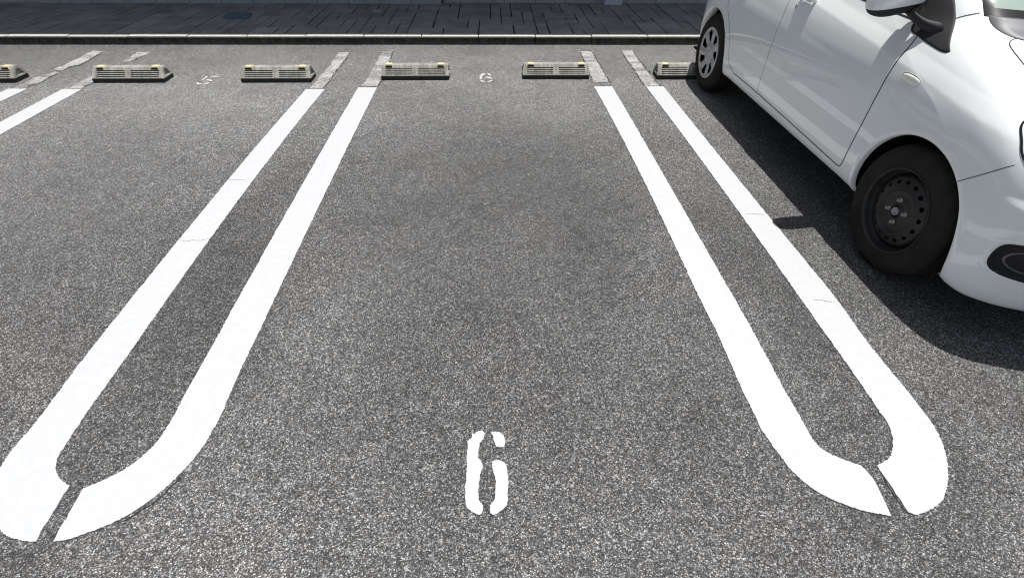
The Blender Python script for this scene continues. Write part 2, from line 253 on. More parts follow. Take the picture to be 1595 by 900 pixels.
D = {"A":[[-1.5579,4.3525],[-1.5625,4.1724],[-1.5671,3.9922],[-1.5717,3.8121],[-1.5761,3.6319],[-1.5802,3.4518],[-1.5836,3.2716],[-1.5861,3.0915],[-1.5879,2.9113],[-1.5892,2.7311],[-1.5901,2.5509],[-1.5906,2.3707],[-1.5907,2.1905],[-1.59,2.0103],[-1.589,1.8301],[-1.5878,1.69],[-1.5876,1.6699],[-1.5874,1.6499],[-1.5872,1.6299],[-1.587,1.6099],[-1.5868,1.5899],[-1.5866,1.5698],[-1.5863,1.5498],[-1.5861,1.5298],[-1.5858,1.5098],[-1.5856,1.4898],[-1.5853,1.4697],[-1.585,1.4497],[-1.5847,1.4297],[-1.5843,1.4097],[-1.5839,1.3897],[-1.5835,1.3696],[-1.5829,1.3496],[-1.5823,1.3296],[-1.5816,1.3096],[-1.5808,1.2896],[-1.5799,1.2696],[-1.5788,1.2496],[-1.5777,1.2297],[-1.5765,1.2097],[-1.5753,1.1897],[-1.5742,1.1697],[-1.5733,1.1498],[-1.5727,1.1298],[-1.57,1.1098],[-1.5695,1.0899],[-1.5695,1.07],[-1.57,1.05],[-1.5706,1.0301],[-1.5712,1.0102],[-1.5734,0.9903],[-1.5733,0.9704],[-1.5723,0.9504],[-1.5707,0.9304],[-1.5683,0.9106],[-1.565,0.8909],[-1.5603,0.8715],[-1.5541,0.8526],[-1.5465,0.8341],[-1.5378,0.8162],[-1.528,0.7987],[-1.5173,0.7819],[-1.5055,0.7658],[-1.4926,0.7505],[-1.4788,0.7361],[-1.4643,0.7224],[-1.4491,0.7094],[-1.4332,0.6974],[-1.4163,0.687],[-1.3985,0.678],[-1.38,0.6705],[-1.361,0.6645],[-1.3416,0.6601],[-1.3219,0.6574],[-1.302,0.6556],[-1.3137,0.8216],[-1.3313,0.8311],[-1.3481,0.8417],[-1.3637,0.8541],[-1.378,0.868],[-1.3906,0.8834],[-1.4006,0.9002],[-1.4075,0.9184],[-1.4113,0.9376],[-1.4132,0.9573],[-1.4144,0.9773],[-1.4158,0.9974],[-1.4168,1.0174],[-1.4178,1.0375],[-1.4187,1.0575],[-1.4195,1.0776],[-1.4202,1.0977],[-1.4207,1.1178],[-1.4209,1.1379],[-1.4213,1.1579],[-1.4216,1.178],[-1.4219,1.1981],[-1.4222,1.2182],[-1.4224,1.2383],[-1.4227,1.2584],[-1.4229,1.2784],[-1.4232,1.2985],[-1.4235,1.3186],[-1.4237,1.3387],[-1.424,1.3588],[-1.4243,1.3789],[-1.4247,1.399],[-1.4251,1.419],[-1.4255,1.4391],[-1.426,1.4592],[-1.4264,1.4793],[-1.4269,1.4994],[-1.4273,1.5195],[-1.4277,1.5395],[-1.4282,1.5596],[-1.4286,1.5797],[-1.429,1.5998],[-1.4294,1.6199],[-1.4299,1.64],[-1.4302,1.66],[-1.4306,1.6801],[-1.4331,1.8207],[-1.4357,2.0015],[-1.4375,2.1823],[-1.4386,2.3631],[-1.4392,2.5439],[-1.4386,2.7246],[-1.4367,2.9054],[-1.4345,3.0862],[-1.4319,3.267],[-1.429,3.4478],[-1.4254,3.6285],[-1.4208,3.8092],[-1.4149,3.9899],[-1.4085,4.1706],[-1.4022,4.3513]],"B":[[-0.9702,4.3876],[-0.9708,4.2072],[-0.9713,4.0268],[-0.9719,3.8464],[-0.9723,3.666],[-0.9725,3.4856],[-0.9724,3.3051],[-0.9721,3.1247],[-0.9718,2.9443],[-0.9712,2.7639],[-0.9705,2.5835],[-0.9696,2.4031],[-0.9686,2.2227],[-0.9673,2.0423],[-0.966,1.8619],[-0.9644,1.6815],[-0.9642,1.6614],[-0.964,1.6414],[-0.9638,1.6213],[-0.9636,1.6013],[-0.9634,1.5813],[-0.9632,1.5612],[-0.963,1.5412],[-0.9628,1.5211],[-0.9627,1.5011],[-0.9625,1.481],[-0.9624,1.461],[-0.9624,1.4409],[-0.9623,1.4209],[-0.9623,1.4008],[-0.9623,1.3808],[-0.9623,1.3608],[-0.9623,1.3407],[-0.9623,1.3207],[-0.9622,1.3006],[-0.962,1.2806],[-0.9616,1.2606],[-0.961,1.2406],[-0.9602,1.2206],[-0.9594,1.2006],[-0.9586,1.1806],[-0.9579,1.1606],[-0.9574,1.1406],[-0.957,1.1207],[-0.9542,1.1007],[-0.9536,1.0808],[-0.9537,1.0608],[-0.9544,1.0409],[-0.9556,1.0209],[-0.9574,1.001],[-0.959,0.981],[-0.9612,0.9611],[-0.9643,0.9413],[-0.9686,0.9218],[-0.974,0.9025],[-0.9803,0.8835],[-0.9873,0.8648],[-0.9949,0.8462],[-1.0031,0.828],[-1.0122,0.8102],[-1.0224,0.793],[-1.034,0.7768],[-1.0468,0.7615],[-1.0605,0.7469],[-1.075,0.7331],[-1.0902,0.7202],[-1.1064,0.7086],[-1.1236,0.6986],[-1.1415,0.6897],[-1.1597,0.6813],[-1.1779,0.6729],[-1.1961,0.6649],[-1.2147,0.6586],[-1.234,0.6551],[-1.2537,0.6539],[-1.2638,0.8117],[-1.2461,0.8211],[-1.2287,0.8308],[-1.2117,0.8413],[-1.1954,0.8528],[-1.1804,0.8658],[-1.1669,0.8803],[-1.155,0.8962],[-1.1446,0.9132],[-1.1354,0.9309],[-1.1275,0.9492],[-1.1214,0.968],[-1.1173,0.9874],[-1.1174,1.0075],[-1.1157,1.0273],[-1.1151,1.0472],[-1.1152,1.0671],[-1.1158,1.0871],[-1.1166,1.1071],[-1.1174,1.1271],[-1.1178,1.1471],[-1.1182,1.1671],[-1.1186,1.1871],[-1.1189,1.2071],[-1.1192,1.2271],[-1.1193,1.2471],[-1.1194,1.2671],[-1.1194,1.2871],[-1.1194,1.3071],[-1.1194,1.3271],[-1.1193,1.3471],[-1.1193,1.3672],[-1.1194,1.3872],[-1.1196,1.4072],[-1.1198,1.4272],[-1.1201,1.4472],[-1.1204,1.4672],[-1.1208,1.4872],[-1.1212,1.5072],[-1.1217,1.5272],[-1.1221,1.5472],[-1.1225,1.5672],[-1.1229,1.5872],[-1.1233,1.6072],[-1.1236,1.6272],[-1.1239,1.6472],[-1.1241,1.6673],[-1.1244,1.6873],[-1.1258,1.8674],[-1.127,2.0475],[-1.1282,2.2276],[-1.1292,2.4077],[-1.13,2.5878],[-1.1307,2.7679],[-1.1311,2.948],[-1.1314,3.1281],[-1.1317,3.3082],[-1.1319,3.4883],[-1.1318,3.6684],[-1.1315,3.8485],[-1.131,4.0286],[-1.1305,4.2087],[-1.13,4.3888]],"C":[[0.8952,4.3974],[0.9003,4.2168],[0.9055,4.0363],[0.9102,3.8557],[0.9141,3.6751],[0.917,3.4945],[0.9193,3.3139],[0.9212,3.1333],[0.9228,2.9527],[0.9237,2.7721],[0.9233,2.5914],[0.9222,2.4108],[0.9206,2.2302],[0.9187,2.0496],[0.9162,1.8689],[0.9132,1.6884],[0.9131,1.6683],[0.9131,1.6482],[0.9132,1.6282],[0.9133,1.6081],[0.9135,1.588],[0.9137,1.568],[0.914,1.5479],[0.9143,1.5278],[0.9146,1.5078],[0.9148,1.4877],[0.915,1.4676],[0.9151,1.4476],[0.915,1.4275],[0.9148,1.4074],[0.9145,1.3874],[0.9141,1.3673],[0.9135,1.3473],[0.9128,1.3272],[0.912,1.3072],[0.9111,1.2871],[0.9102,1.2671],[0.9092,1.247],[0.9084,1.227],[0.9077,1.207],[0.9071,1.1869],[0.9067,1.1669],[0.9063,1.1469],[0.9058,1.1269],[0.9051,1.1068],[0.9053,1.0868],[0.9055,1.0668],[0.9056,1.0467],[0.9057,1.0267],[0.9058,1.0067],[0.9047,0.9867],[0.9053,0.9667],[0.907,0.9467],[0.9097,0.9269],[0.9131,0.9071],[0.9168,0.8874],[0.9207,0.8677],[0.9247,0.848],[0.9292,0.8285],[0.9348,0.8093],[0.9419,0.7907],[0.9507,0.7728],[0.9613,0.756],[0.9738,0.7406],[0.988,0.7267],[1.0034,0.7139],[1.0194,0.7018],[1.0359,0.6906],[1.0532,0.6806],[1.0712,0.6718],[1.0898,0.6645],[1.1088,0.6584],[1.1283,0.6535],[1.1479,0.6494],[1.1676,0.6457],[1.1836,0.7525],[1.1726,0.8077],[1.1544,0.8162],[1.1367,0.8253],[1.1194,0.8354],[1.1028,0.8464],[1.0874,0.8586],[1.075,0.8727],[1.0672,0.8894],[1.0638,0.9082],[1.0631,0.9281],[1.0631,0.9481],[1.0631,0.9682],[1.0632,0.9882],[1.0629,1.0083],[1.0628,1.0283],[1.0626,1.0484],[1.0624,1.0684],[1.0622,1.0885],[1.0621,1.1085],[1.0627,1.1285],[1.0629,1.1486],[1.0631,1.1686],[1.0635,1.1887],[1.0639,1.2087],[1.0644,1.2288],[1.0649,1.2488],[1.0655,1.2688],[1.0661,1.2889],[1.0666,1.3089],[1.0672,1.3289],[1.0676,1.349],[1.0681,1.369],[1.0684,1.3891],[1.0687,1.4091],[1.0689,1.4292],[1.0691,1.4492],[1.0692,1.4692],[1.0692,1.4893],[1.0692,1.5093],[1.0691,1.5294],[1.069,1.5494],[1.0689,1.5695],[1.0687,1.5895],[1.0686,1.6096],[1.0685,1.6296],[1.0684,1.6497],[1.0683,1.6697],[1.0682,1.6898],[1.0679,1.8702],[1.0678,2.0506],[1.0675,2.2311],[1.0671,2.4115],[1.0665,2.5919],[1.0658,2.7724],[1.065,2.9528],[1.0641,3.1332],[1.063,3.3136],[1.0618,3.4941],[1.0604,3.6745],[1.0589,3.8549],[1.0573,4.0354],[1.0555,4.2158],[1.0538,4.3962]],"D":[[1.5038,4.3927],[1.5045,4.212],[1.5052,4.0313],[1.5059,3.8506],[1.5067,3.6699],[1.5077,3.4892],[1.5089,3.3085],[1.5103,3.1278],[1.5118,2.9471],[1.5134,2.7665],[1.5153,2.5858],[1.5172,2.4051],[1.5193,2.2244],[1.5216,2.0437],[1.5242,1.863],[1.527,1.6824],[1.527,1.6623],[1.5267,1.6422],[1.5263,1.6222],[1.5258,1.6021],[1.525,1.5821],[1.5241,1.5621],[1.5229,1.542],[1.5217,1.522],[1.5204,1.502],[1.519,1.482],[1.5177,1.4619],[1.5164,1.4419],[1.5151,1.4219],[1.514,1.4018],[1.5131,1.3818],[1.5123,1.3618],[1.5117,1.3417],[1.5114,1.3217],[1.5112,1.3016],[1.5113,1.2816],[1.5115,1.2615],[1.5119,1.2414],[1.5124,1.2214],[1.5129,1.2013],[1.5133,1.1812],[1.5137,1.1612],[1.514,1.1411],[1.5143,1.1211],[1.5155,1.101],[1.5156,1.0809],[1.5154,1.0609],[1.515,1.0408],[1.5144,1.0208],[1.5136,1.0007],[1.5135,0.9806],[1.5121,0.9607],[1.5094,0.9408],[1.5054,0.9212],[1.5002,0.9019],[1.4941,0.8828],[1.487,0.864],[1.479,0.8457],[1.47,0.8278],[1.4601,0.8103],[1.4494,0.7934],[1.4381,0.7768],[1.4261,0.7607],[1.4134,0.7452],[1.4002,0.7301],[1.3863,0.7156],[1.3717,0.702],[1.3561,0.6895],[1.3394,0.6786],[1.3217,0.6694],[1.3033,0.6618],[1.2842,0.6556],[1.2648,0.6508],[1.2452,0.6469],[1.2271,0.6553],[1.2252,0.73],[1.2239,0.8083],[1.2429,0.8146],[1.2612,0.8222],[1.2782,0.832],[1.2934,0.8444],[1.307,0.8589],[1.3191,0.8748],[1.3299,0.8915],[1.3392,0.9092],[1.3468,0.9276],[1.3527,0.9466],[1.3566,0.9661],[1.3585,0.9859],[1.3574,1.0059],[1.3583,1.0259],[1.3588,1.0458],[1.3592,1.0658],[1.3597,1.0858],[1.3605,1.1058],[1.361,1.1259],[1.3614,1.1459],[1.3618,1.1659],[1.3623,1.186],[1.3628,1.206],[1.3631,1.2261],[1.3633,1.2461],[1.3634,1.2662],[1.3635,1.2862],[1.3635,1.3063],[1.3635,1.3263],[1.3636,1.3464],[1.3636,1.3664],[1.3637,1.3865],[1.3637,1.4065],[1.3638,1.4266],[1.3639,1.4466],[1.364,1.4667],[1.3642,1.4867],[1.3643,1.5068],[1.3645,1.5268],[1.3647,1.5469],[1.3649,1.5669],[1.3651,1.587],[1.3654,1.607],[1.3656,1.6271],[1.3658,1.6471],[1.3661,1.6672],[1.3663,1.6872],[1.3679,1.8677],[1.3691,2.0481],[1.37,2.2286],[1.3705,2.409],[1.3705,2.5895],[1.3701,2.7699],[1.3692,2.9504],[1.3682,3.1309],[1.3667,3.3113],[1.3649,3.4918],[1.3625,3.6722],[1.3595,3.8526],[1.3561,4.0331],[1.3526,4.2135],[1.3492,4.3939]],"WA":[[-1.5359,4.3761],[-1.521,4.5479],[-1.515,4.7943],[-1.5132,5.0831],[-1.5289,5.4237],[-1.4129,5.4348],[-1.4083,5.1031],[-1.4171,4.8215],[-1.4085,4.5641],[-1.4156,4.3672]],"WB":[[-1.1066,4.4128],[-1.1028,4.631],[-1.0986,4.8668],[-1.0914,5.1432],[-1.0979,5.4551],[-0.9879,5.455],[-0.9681,5.1429],[-0.9545,4.81],[-0.9613,4.5954],[-0.9702,4.4117]],"WC":[[0.9225,5.468],[0.923,5.2014],[0.9173,4.9157],[0.909,4.7083],[0.9042,4.4973],[1.0583,4.4963],[1.0536,4.6893],[1.0527,4.9544],[1.051,5.2011],[1.0465,5.468]],"WD":[[1.3548,5.4912],[1.3501,5.1579],[1.3475,4.8366],[1.3444,4.6159],[1.3442,4.4104],[1.4744,4.4094],[1.4707,4.6508],[1.4683,4.9331],[1.4737,5.2217],[1.4758,5.4912]],"WE1":[[-3.9677,4.3955],[-3.9811,4.4747],[-3.9803,4.5979],[-3.9736,4.7179],[-3.9366,4.7707],[-3.9266,4.8156],[-3.859,4.7882],[-3.8582,4.7348],[-3.863,4.6824],[-3.8396,4.5553],[-3.8807,4.466],[-3.8688,4.3869]],"WE2":[[-3.9651,4.8798],[-3.9649,4.9643],[-3.9604,5.0025],[-3.9549,5.2119],[-3.9747,5.4697],[-3.8502,5.4696],[-3.8361,5.2954],[-3.8228,5.1503],[-3.8159,5.0117],[-3.879,4.9735],[-3.866,4.8794]],"WF1":[[-3.5243,4.3998],[-3.521,4.4713],[-3.5302,4.6288],[-3.5091,4.7328],[-3.4937,4.8225],[-3.4383,4.804],[-3.3928,4.5606],[-3.4216,4.4465],[-3.4152,4.3832]],"WF2":[[-3.4741,5.109],[-3.4905,5.2736],[-3.5077,5.4472],[-3.389,5.4471],[-3.3832,5.3375],[-3.3945,5.2524],[-3.4054,5.1696],[-3.4197,5.129]],"N6":[[[-0.0851,0.9677],[-0.0754,0.9657],[-0.0683,0.9727],[-0.0587,0.9774],[-0.0491,0.9777],[-0.0418,0.9635],[-0.0488,0.9391],[-0.0581,0.9233],[-0.0608,0.8765],[-0.0528,0.8661],[-0.0472,0.8523],[-0.0481,0.8385],[-0.0542,0.824],[-0.0559,0.812],[-0.0593,0.763],[-0.0568,0.7358],[-0.0472,0.7222],[-0.0437,0.709],[-0.047,0.6954],[-0.052,0.6905],[-0.0638,0.6925],[-0.0874,0.7083],[-0.0964,0.7239],[-0.0993,0.7735],[-0.0982,0.8206],[-0.0979,0.8401],[-0.0962,0.9379],[-0.0907,0.9453],[-0.0823,0.9527]],[[-0.0215,0.9712],[-0.0008,0.9717],[0.0136,0.9662],[0.0253,0.9504],[0.0283,0.9232],[0.0219,0.9128],[0.0078,0.9133],[-0.0016,0.9162],[-0.007,0.9324],[-0.0131,0.9462],[-0.0106,0.9515]],[[-0.0152,0.8623],[-0.0023,0.866],[0.016,0.8613],[0.0302,0.8434],[0.0328,0.8115],[0.0338,0.7877],[0.0303,0.76],[0.0292,0.7241],[0.0232,0.7112],[-0.0005,0.6938],[-0.0112,0.6899],[-0.0217,0.6933],[-0.0233,0.7149],[-0.015,0.7278],[-0.0084,0.7387],[-0.0072,0.7704],[-0.0059,0.7985],[-0.011,0.8226],[-0.0163,0.8399]]],"N6b":[[[-0.0979,4.6014],[-0.1001,4.6601],[-0.0895,4.7199],[-0.0702,4.7553],[-0.0539,4.7583],[-0.0554,4.7197],[-0.0731,4.6997],[-0.0761,4.66],[-0.0772,4.6013]],[[-0.0311,4.7581],[-0.0115,4.7499],[0.0014,4.7194],[0.0109,4.6972],[-0.0085,4.6914],[-0.0246,4.7195]],[[-0.0488,4.6549],[-0.0247,4.6616],[-0.0055,4.6448],[0.0129,4.6202],[0.0118,4.6027],[-0.0088,4.6086],[-0.0247,4.6282],[-0.0471,4.6284]],[[-0.0991,4.5726],[-0.0817,4.5677],[-0.0626,4.5485],[-0.0531,4.5294],[-0.0562,4.5172],[-0.0719,4.5248],[-0.0878,4.5439]],[[-0.0311,4.534],[-0.0122,4.5529],[0.01,4.5738],[0.0163,4.5641],[0.0003,4.5338],[-0.0186,4.5169],[-0.0296,4.5198]]],"N5b":[[[-2.5239,4.6988],[-2.5141,4.6939],[-2.5083,4.6763],[-2.5096,4.5883],[-2.518,4.5865],[-2.5242,4.5997]],[[-2.4803,4.6986],[-2.4214,4.6953],[-2.412,4.6719],[-2.4702,4.6742]],[[-2.4855,4.6071],[-2.4617,4.605],[-2.4412,4.5926],[-2.4243,4.5736],[-2.4211,4.5549],[-2.436,4.5578],[-2.459,4.5767],[-2.4736,4.5787]],[[-2.5362,4.5233],[-2.5173,4.5213],[-2.4992,4.5001],[-2.4844,4.4936],[-2.4814,4.4727],[-2.5054,4.4729],[-2.5282,4.5049]],[[-2.4684,4.4771],[-2.4543,4.4934],[-2.4384,4.5272],[-2.4225,4.5179],[-2.425,4.495],[-2.4395,4.4724],[-2.4615,4.468]]],"cr":[[[-1.587,2.137],[-1.5466,2.1248],[-1.5196,2.1354],[-1.4787,2.1288],[-1.4441,2.145]],[[1.3803,2.3111],[1.4309,2.32],[1.4771,2.309],[1.5251,2.3112]],[[1.4133,1.6032],[1.4544,1.5978],[1.4787,1.5886],[1.5161,1.5876]],[[0.9992,0.8951],[1.0173,0.8873],[1.0359,0.8723],[1.064,0.8762]],[[-1.7282,2.7641],[-1.6477,2.7706],[-1.5714,2.7691],[-1.4729,2.7592]],[[0.9264,1.0618],[0.9624,1.0635],[0.9856,1.0628]],[[0.9235,0.932],[0.9214,0.9122]],[[0.9237,0.8975],[0.9387,0.873]],[[-0.9826,0.851],[-1.0155,0.7811],[-1.0606,0.7296],[-1.1027,0.6991]],[[1.2243,0.7882],[1.2191,0.7365],[1.2193,0.6891],[1.2213,0.6555]]],"lid":[[-3.0446,6.4398],[-2.7504,6.4424],[-2.8288,6.7464],[-3.1123,6.7432]],"plug":[-1.3632,6.8585],"pil":[[1.4938,7.2887],[1.7224,7.2921]]}
# ---------------- the setting ----------------
# one ground sheet; finer near the camera is not needed, the grain lives in the material
mesh('parking_lot', [(-150,-150,0),(150,-150,0),(150,5.80,0),(-150,5.80,0)], [(0,1,2,3)], M['asphalt']); tag(bpy.data.objects['parking_lot'], kind='structure')
mesh('ground', [(-150,5.80,-.05),(150,5.80,-.05),(150,150,-.05),(-150,150,-.05)], [(0,1,2,3)], M['asphalt']); tag(bpy.data.objects['ground'], kind='structure')
# kerb of 60 cm stones
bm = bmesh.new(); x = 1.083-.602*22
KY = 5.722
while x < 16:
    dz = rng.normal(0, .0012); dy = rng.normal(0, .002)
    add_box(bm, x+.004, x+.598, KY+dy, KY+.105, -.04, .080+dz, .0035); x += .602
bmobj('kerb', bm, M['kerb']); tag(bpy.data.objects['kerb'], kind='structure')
# stamped concrete pavement: random rectangles with grooves
SY0, SY1, cell = KY+.108, 7.60, .128
nx, ny = 174, int((SY1-SY0)/cell)+1; used = np.zeros((nx, ny), bool); vs = []; fs = []; tone = []
for j in range(ny):
    for i in range(nx):
        if used[i, j]: continue
        ch = [(1,1),(2,1),(1,2),(2,2),(3,2),(2,3),(3,1),(1,3),(3,3),(2,4)]; wt = [2.2,1.6,2,2.6,2.6,2.2,.8,1.2,1.4,1.4]
        for _ in range(12):
            a, b = random.choices(ch, wt)[0]
            if i+a <= nx and j+b <= ny and not used[i:i+a, j:j+b].any(): break
        else: a = b = 1
        used[i:i+a, j:j+b] = True
        g, gy = .0060, .0028; x0 = -11.+i*cell+g; x1 = -11.+(i+a)*cell-g; y0 = SY0+j*cell+gy; y1 = min(SY0+(j+b)*cell-gy, SY1)
        if y1-y0 < .02: continue
        jt = lambda: rng.normal(0, .003); z = .080+rng.normal(0, .0012); bv = .006
        q = [(x0+jt(), y0), (x1+jt(), y0), (x1+jt(), y1), (x0+jt(), y1)]; k = len(vs)
        cx_, cy_ = (x0+x1)/2, (y0+y1)/2
        for (px, py) in q: vs.append((px+math.copysign(bv, cx_-px), py+math.copysign(bv*.4, cy_-py), z))
        for (px, py) in q: vs.append((px, py, z-.004))
        for (px, py) in q: vs.append((px, py, .055))
        fs.append((k, k+1, k+2, k+3)); fs += [(k+r*4+s, k+(r+1)*4+s, k+(r+1)*4+(s+1) % 4, k+r*4+(s+1) % 4) for r in (0, 1) for s in range(4)]
        tone += [rng.random()]*9
k = len(vs); vs += [(-11,KY+.104,.066),(11.3,KY+.104,.066),(11.3,SY1,.066),(-11,SY1,.066)]; fs.append((k,k+1,k+2,k+3)); tone.append(0)
so_ = mesh('pavement', vs, fs, M['slate'], mats=[M['slate'], M['mortar']]); so_.data.polygons[len(fs)-1].material_index = 1
at = so_.data.attributes.new('tone', 'FLOAT', 'FACE'); at.data.foreach_set('value', tone); tag(so_, kind='structure')

# building behind the pavement: block base wall, rendered wall above, canopy whose shade lies on the pavement
def block_wall(name, x0, x1, y, zt, label):
    r = empty(name, (0,0,0)); bm = bmesh.new()
    j = 0; z = .062
    while z < zt-.01:
        x = x0-(.2 if j % 2 else 0)
        while x < x1:
            a, b = max(x, x0)+.002, min(x+.40, x1)-.002
            if b-a > .03: add_box(bm, a, b, y+rng.normal(0, .001), y+.12, z+.002, z+.188, .003)
            x += .40
        z += .19; j += 1
    bmobj('blocks', bm, M['block'], r); bm = bmesh.new(); add_box(bm, x0+.004, x1-.004, y+.007, y+.112, .056, z-.006); bmobj('mortar', bm, M['mortar'], r)
    return tag(r, label, 'wall')
W1 = block_wall('block_wall', -11, -.62, 7.31, .63, 'blue grey block wall nearer the kerb, left of the break')
W2 = block_wall('block_wall', -.60, 11.3, 7.395, .63, 'blue grey block wall set slightly back, right of the break, behind the column')
px0, px1 = D['pil'][0][0], D['pil'][1][0]
bm = bmesh.new(); add_box(bm, px0, px1, 7.27, 7.39, .076, 3.0, .006); col_ = bmobj('column', bm, M['column'], None); tag(col_, 'pale blue painted column standing on the pavement against the block wall', 'column')
r = empty('house', (0, 7.6, 0)); bm = bmesh.new(); add_box(bm, -11, 11.3, 7.53, 7.75, 0, 6.2); bmobj('wall', bm, M['white_wall'], r).matrix_parent_inverse = Matrix.Translation((0,-7.6,0))
bm = bmesh.new(); hz = 3.05; ye = KY+.072+hz*(SUN.y/SUN.z); add_box(bm, -11.5, 12, ye, 7.53, hz, hz+.14, .01); bmobj('canopy', bm, M['roofing'], r).matrix_parent_inverse = Matrix.Translation((0,-7.6,0))
bm = bmesh.new(); add_box(bm, -11.3, 11.5, 7.40, 7.80, 6.2, 6.4, .02); bmobj('parapet', bm, M['roofing'], r).matrix_parent_inverse = Matrix.Translation((0,-7.6,0))
for k in range(7):
    bm = bmesh.new(); xx = -9.6+k*3.0; add_box(bm, xx, xx+1.4, 7.49, 7.545, 1.2, 2.3, .004); wn = bmobj('window', bm, M['column'], r); wn.matrix_parent_inverse = Matrix.Translation((0,-7.6,0))
    bm = bmesh.new(); add_box(bm, xx+.05, xx+.68, 7.482, 7.492, 1.25, 2.25); add_box(bm, xx+.72, xx+1.35, 7.482, 7.492, 1.25, 2.25); bmobj('pane', bm, M['glass'], wn)
tag(r, 'pale rendered house behind the shaded pavement', 'house')
# lids in the pavement
P = D['lid']; vs = [(x, y, .0905) for x, y in P]+[(x, y, .070) for x, y in P]
o = mesh('utility_lid', vs, [(0,1,2,3)]+[(i, (i+1) % 4, 4+(i+1) % 4, 4+i) for i in range(4)], M['lid']); tag(o, 'dark blue rectangular lid set in the shaded pavement', 'lid')
bm = bmesh.new(); bmesh.ops.create_cone(bm, cap_ends=True, segments=28, radius1=.06, radius2=.056, depth=.012, matrix=Matrix.Translation((*D['plug'], .0875))); o = bmobj('drain_cap', bm, M['plug']); tag(o, 'small round grey drain cap in the shaded pavement', 'drain cap')

# ---------------- painted lines ----------------
def line(key, label, shift=(0,0), worn=(), cracks=(), grp='white lines between the parking bays'):
    r = empty('parking_line', (0,0,0)); sh = lambda P: [(x+shift[0], y+shift[1]) for x, y in P]
    slab('fresh_paint', sh(D[key]), .0045, M['paint'], r)
    for k_ in worn: slab('worn_paint', D[k_], .0035, M['worn'], r, jit=.006, step=.018, n=0)
    for k_ in cracks:
        P = D['cr'][k_]; thin_line('paint_crack', P, .0052, .0030, M['paintcrack'], r, .001)
    for k_ in worn:
        P = D[k_]; h = len(P)//2; side = P[h:] if key != 'C' else P[h:]; thin_line('edge_crack', side, .0042, .008, M['crack'], r, .006)
        if key in 'CD': thin_line('edge_crack', P[:h], .0042, .007, M['crack'], r, .005)
    return tag(r, label, 'painted line', grp)
line('A', 'left white line of the left loop, ending at lower left edge beside the narrow gap', worn=['WA'], cracks=[0, 4])
line('B', 'right white line of the left loop, curving in from the left of the 6 bay', worn=['WB'])
line('C', 'left white line of the right loop, curving out from the right of the 6 bay', worn=['WC'], cracks=[])
line('D', 'right white line of the right loop, running next to the white car', worn=['WD'], cracks=[1, 2])
line('A', 'far left white line passing the end of the leftmost wheel stop', (-2.447, .028), ['WE1', 'WE2'])
line('B', 'white line at left edge running up behind the second wheel stop from the left', (-2.431, -.020), ['WF1', 'WF2'])
def numeral(name, key, label, z=.0045, m='paint', jit=.0009):
    r = empty(name, (0,0,0))
    for P in D[key]: slab('paint_stroke', P, z, M[m], r, jit=jit, step=.008 if key == 'N6' else .006, n=4, corner=75)
    return tag(r, label, 'painted number')
numeral('painted_number', 'N6', 'large white stencilled number 6 at the front of the empty bay')
numeral('painted_number', 'N6b', 'small worn white number 6 between two wheel stops at the back of the bay', m='faded', jit=.0008)
numeral('painted_number', 'N5b', 'small worn white number 5 at the back of the left bay', m='faded', jit=.0008)
# hairline cracks of the asphalt
for P in (D['cr'][8], D['cr'][9]):
    o = thin_line('asphalt_crack', P, .0016, .0045, M['crack'], None, .0015); tag(o, kind='structure')
for P in ([(-.35,2.55),(.0,2.60),(.3,2.50)], [(.9,5.0),(.3,4.86),(-.2,4.9)], [(.28,3.2),(.33,3.27),(.38,3.24)]):
    o = thin_line('asphalt_crack', P, .0015, .003, M['crack'], None, .004); tag(o, kind='structure')

